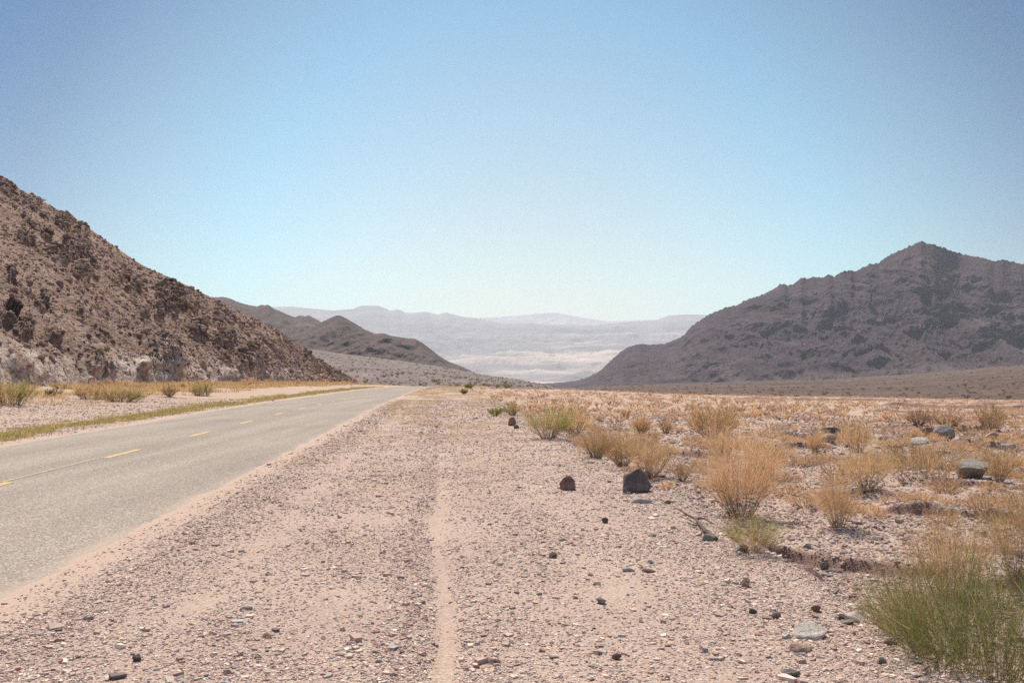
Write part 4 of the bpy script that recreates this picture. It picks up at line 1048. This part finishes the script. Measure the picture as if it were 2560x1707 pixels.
# loose stones, individually movable
STONE = {key: [rock_me("stone", m_, f_, 1200 + 10 * q + c, 2, 8, 0.06) for c, f_ in enumerate((0.6, 0.75, 0.45))] for q, (key, m_) in enumerate((("dark", M_DARK), ("brown", M_BROWN), ("grey", M_GREY), ("pale", M_PALE)))}
LAB = {"dark": "small dark stone lying loose on the pink gravel", "brown": "small red brown stone lying loose on the pink gravel", "grey": "small blue grey stone lying loose on the pink gravel", "pale": "small cream stone lying loose on the pink gravel"}
r = np.random.default_rng(88); cnt = 0
while cnt < 210:
    Y = math.exp(r.uniform(math.log(5.0), math.log(26))); X = r.uniform(-0.5, 0.5) * Y; s = X - float(road_cx(Y))
    if s < HALF + 0.5 or abs(s - 6.3) < 0.2: continue
    if s < SH - 2.0 and r.uniform() < 0.6: continue
    key = r.choice(["dark", "brown", "grey", "pale"], p=[0.07, 0.33, 0.25, 0.35])
    c = float(np.clip(0.011 * math.exp(r.normal(0.1, 0.45)) + 0.0008 * Y, 0.010, 0.05))
    o = obj("stone", STONE[key][int(r.integers(3))]); Z = float(ground(X, Y))
    o.location = (X, Y, Z + 0.08 * c); o.scale = (c * r.uniform(0.9, 1.4), c, c); o.rotation_euler = (r.normal(0, .15), r.normal(0, .15), r.uniform(0, 6.28))
    tag(o, LAB[key], "stone", key + " stones loose on the shoulder"); cnt += 1
cnt = 0
while cnt < 80:                                  # larger rocks over the stony rise on the right
    Y = r.uniform(22, 62); X = r.uniform(0.27, 0.54) * Y
    if fbm(np.array([X * 0.2]), np.array([Y * 0.12]), 3, 741)[0] < -0.05: continue
    key = r.choice(["dark", "brown", "grey", "pale"], p=[0.28, 0.30, 0.27, 0.15]); c = float(np.clip(0.13 * math.exp(r.normal(0, 0.5)), 0.06, 0.36))
    o = obj("rock", STONE[key][int(r.integers(3))]); Z = float(ground(X, Y))
    o.location = (X, Y, Z + 0.08 * c); o.scale = (c * r.uniform(0.9, 1.5), c, c); o.rotation_euler = (r.normal(0, .15), r.normal(0, .15), r.uniform(0, 6.28))
    tag(o, {"dark": "dark", "brown": "red brown", "grey": "grey", "pale": "whitish"}[key] + " rock strewn over the stony rise at right", "rock", key + " rocks on the stony rise"); cnt += 1

cnt = 0
while cnt < 80:                                  # cobbles along the rim of the shoulder and in the wash below it
    Y = math.exp(r.uniform(math.log(6.0), math.log(26))); lat = SH + abs(r.normal(0, 2.6)) - 0.4; X = float(road_cx(Y)) + lat
    if X > 0.56 * Y: continue
    key = r.choice(["dark", "brown", "grey", "pale"], p=[0.2, 0.35, 0.25, 0.2]); c = float(np.clip(0.034 * math.exp(r.normal(0, 0.5)), 0.018, 0.12))
    o = obj("cobble", STONE[key][int(r.integers(3))]); Z = float(ground(X, Y))
    o.location = (X, Y, Z + 0.1 * c); o.scale = (c * r.uniform(0.9, 1.5), c, c); o.rotation_euler = (r.normal(0, .2), r.normal(0, .2), r.uniform(0, 6.28))
    tag(o, {"dark": "dark", "brown": "red brown", "grey": "blue grey", "pale": "cream"}[key] + " cobble on the broken rim of the shoulder or in the wash below", "cobble", key + " cobbles along the wash"); cnt += 1

# ------------------------------------------------------------------ dead branch and bleached sticks
def tube(bm, pts, radii, n=7):
    rings = []
    pts = [Vector(p) for p in pts]
    for i, p in enumerate(pts):
        d = (pts[min(i + 1, len(pts) - 1)] - pts[max(i - 1, 0)]).normalized()
        a = d.orthogonal().normalized(); b = d.cross(a)
        rings.append([bm.verts.new(p + (a * math.cos(2 * math.pi * q / n) + b * math.sin(2 * math.pi * q / n)) * radii[i] * (1 + 0.15 * math.sin(q * 2.1 + i))) for q in range(n)])
    for i in range(len(rings) - 1):
        for q in range(n): bm.faces.new((rings[i][q], rings[i][(q + 1) % n], rings[i + 1][(q + 1) % n], rings[i + 1][q]))
    bm.faces.new(rings[0][::-1]); bm.faces.new(rings[-1])

def wood(name, cols):
    t = NT(name, 0.9, 0.1); t.base(t.ramp(t.noise(25, 5, 0.7), [(0.3, cols[0]), (0.7, cols[1])])); t.bump(t.noise(60, 3), .6, .01); return t.m
M_WOOD = wood("weathered dark wood", ((0.085, 0.06, 0.045), (0.21, 0.16, 0.12)))
M_BLEACH = wood("bleached wood", ((0.42, 0.34, 0.24), (0.66, 0.57, 0.42)))

def stick(name, pix, lifts, rad, material, label, cat, forks=()):
    base = np.array(gpoint(*pix[0]))
    def world(p, l):
        q = np.array(gpoint(*p)); q[2] += l; return q
    pts = [world(p, l) - base for p, l in zip(pix, lifts)]
    o = empty(name, base)
    bm = bmesh.new(); tube(bm, pts, np.linspace(rad, rad * 0.4, len(pts)))
    me = bpy.data.meshes.new("stem"); bm.to_mesh(me); bm.free(); me.materials.append(material)
    obj("stem", me, o)
    for fk, lf in forks:
        bm = bmesh.new(); q = [world(p, l) - base for p, l in zip(fk, lf)]
        tube(bm, q, np.linspace(rad * 0.6, rad * 0.2, len(q)), 6)
        me = bpy.data.meshes.new("twig"); bm.to_mesh(me); bm.free(); me.materials.append(material); obj("twig", me, o)
    return tag(o, label, cat)

stick("dead_branch", [(1790, 1352), (1765, 1338), (1752, 1325), (1738, 1308), (1715, 1296), (1694, 1287)], [0.02, 0.04, 0.05, 0.05, 0.05, 0.07], 0.022, M_WOOD,
      "dark gnarled dead branch lying left of the low yellow green clump", "branch",
      [([(1752, 1325), (1733, 1320), (1718, 1312)], [0.05, 0.03, 0.03]), ([(1738, 1308), (1760, 1310), (1790, 1320)], [0.05, 0.06, 0.03])])
stick("bleached_stick", [(2195, 1528), (2170, 1515), (2150, 1512)], [0.02, 0.05, 0.03], 0.007, M_BLEACH, "thin bleached sticks at the foot of the thin yellow green bush", "stick",
      [([(2185, 1522), (2165, 1500), (2155, 1478)], [0.03, 0.06, 0.06]), ([(2175, 1517), (2150, 1525), (2125, 1526)], [0.03, 0.02, 0.02])])
stick("bleached_stick", [(2360, 1690), (2362, 1650), (2352, 1620)], [0.0, 0.03, 0.05], 0.007, M_BLEACH, "forked white stick standing in front of the large dark green bush", "stick",
      [([(2362, 1650), (2385, 1635), (2410, 1618)], [0.03, 0.05, 0.06]), ([(2361, 1670), (2380, 1655), (2388, 1640)], [0.01, 0.03, 0.04])])
stick("bleached_stick", [(1745, 1290), (1800, 1290), (1850, 1293)], [0.03, 0.06, 0.05], 0.004, M_BLEACH, "long thin straw coloured stick across the foot of the largest orange bush", "stick")

# ------------------------------------------------------------------ haze
bm = bmesh.new(); bmesh.ops.create_cube(bm, size=1.0)
for v in bm.verts: v.co = (v.co.x * 30000, 7700 + v.co.y * 17000, 405 + v.co.z * 970)
me = bpy.data.meshes.new("haze"); bm.to_mesh(me); bm.free()
m = bpy.data.materials.new("air"); m.use_nodes = True; nn = m.node_tree.nodes; nn.clear()
pv = nn.new("ShaderNodeVolumePrincipled"); mo = nn.new("ShaderNodeOutputMaterial")
pv.inputs["Color"].default_value = (0.87, 0.945, 0.985, 1); pv.inputs["Density"].default_value = 7.5e-5; pv.inputs["Anisotropy"].default_value = 0.1
m.node_tree.links.new(pv.outputs[0], mo.inputs["Volume"]); me.materials.append(m)
tag(obj("haze", me), "pale blue haze over the far valley and ranges", "haze", kind='stuff')
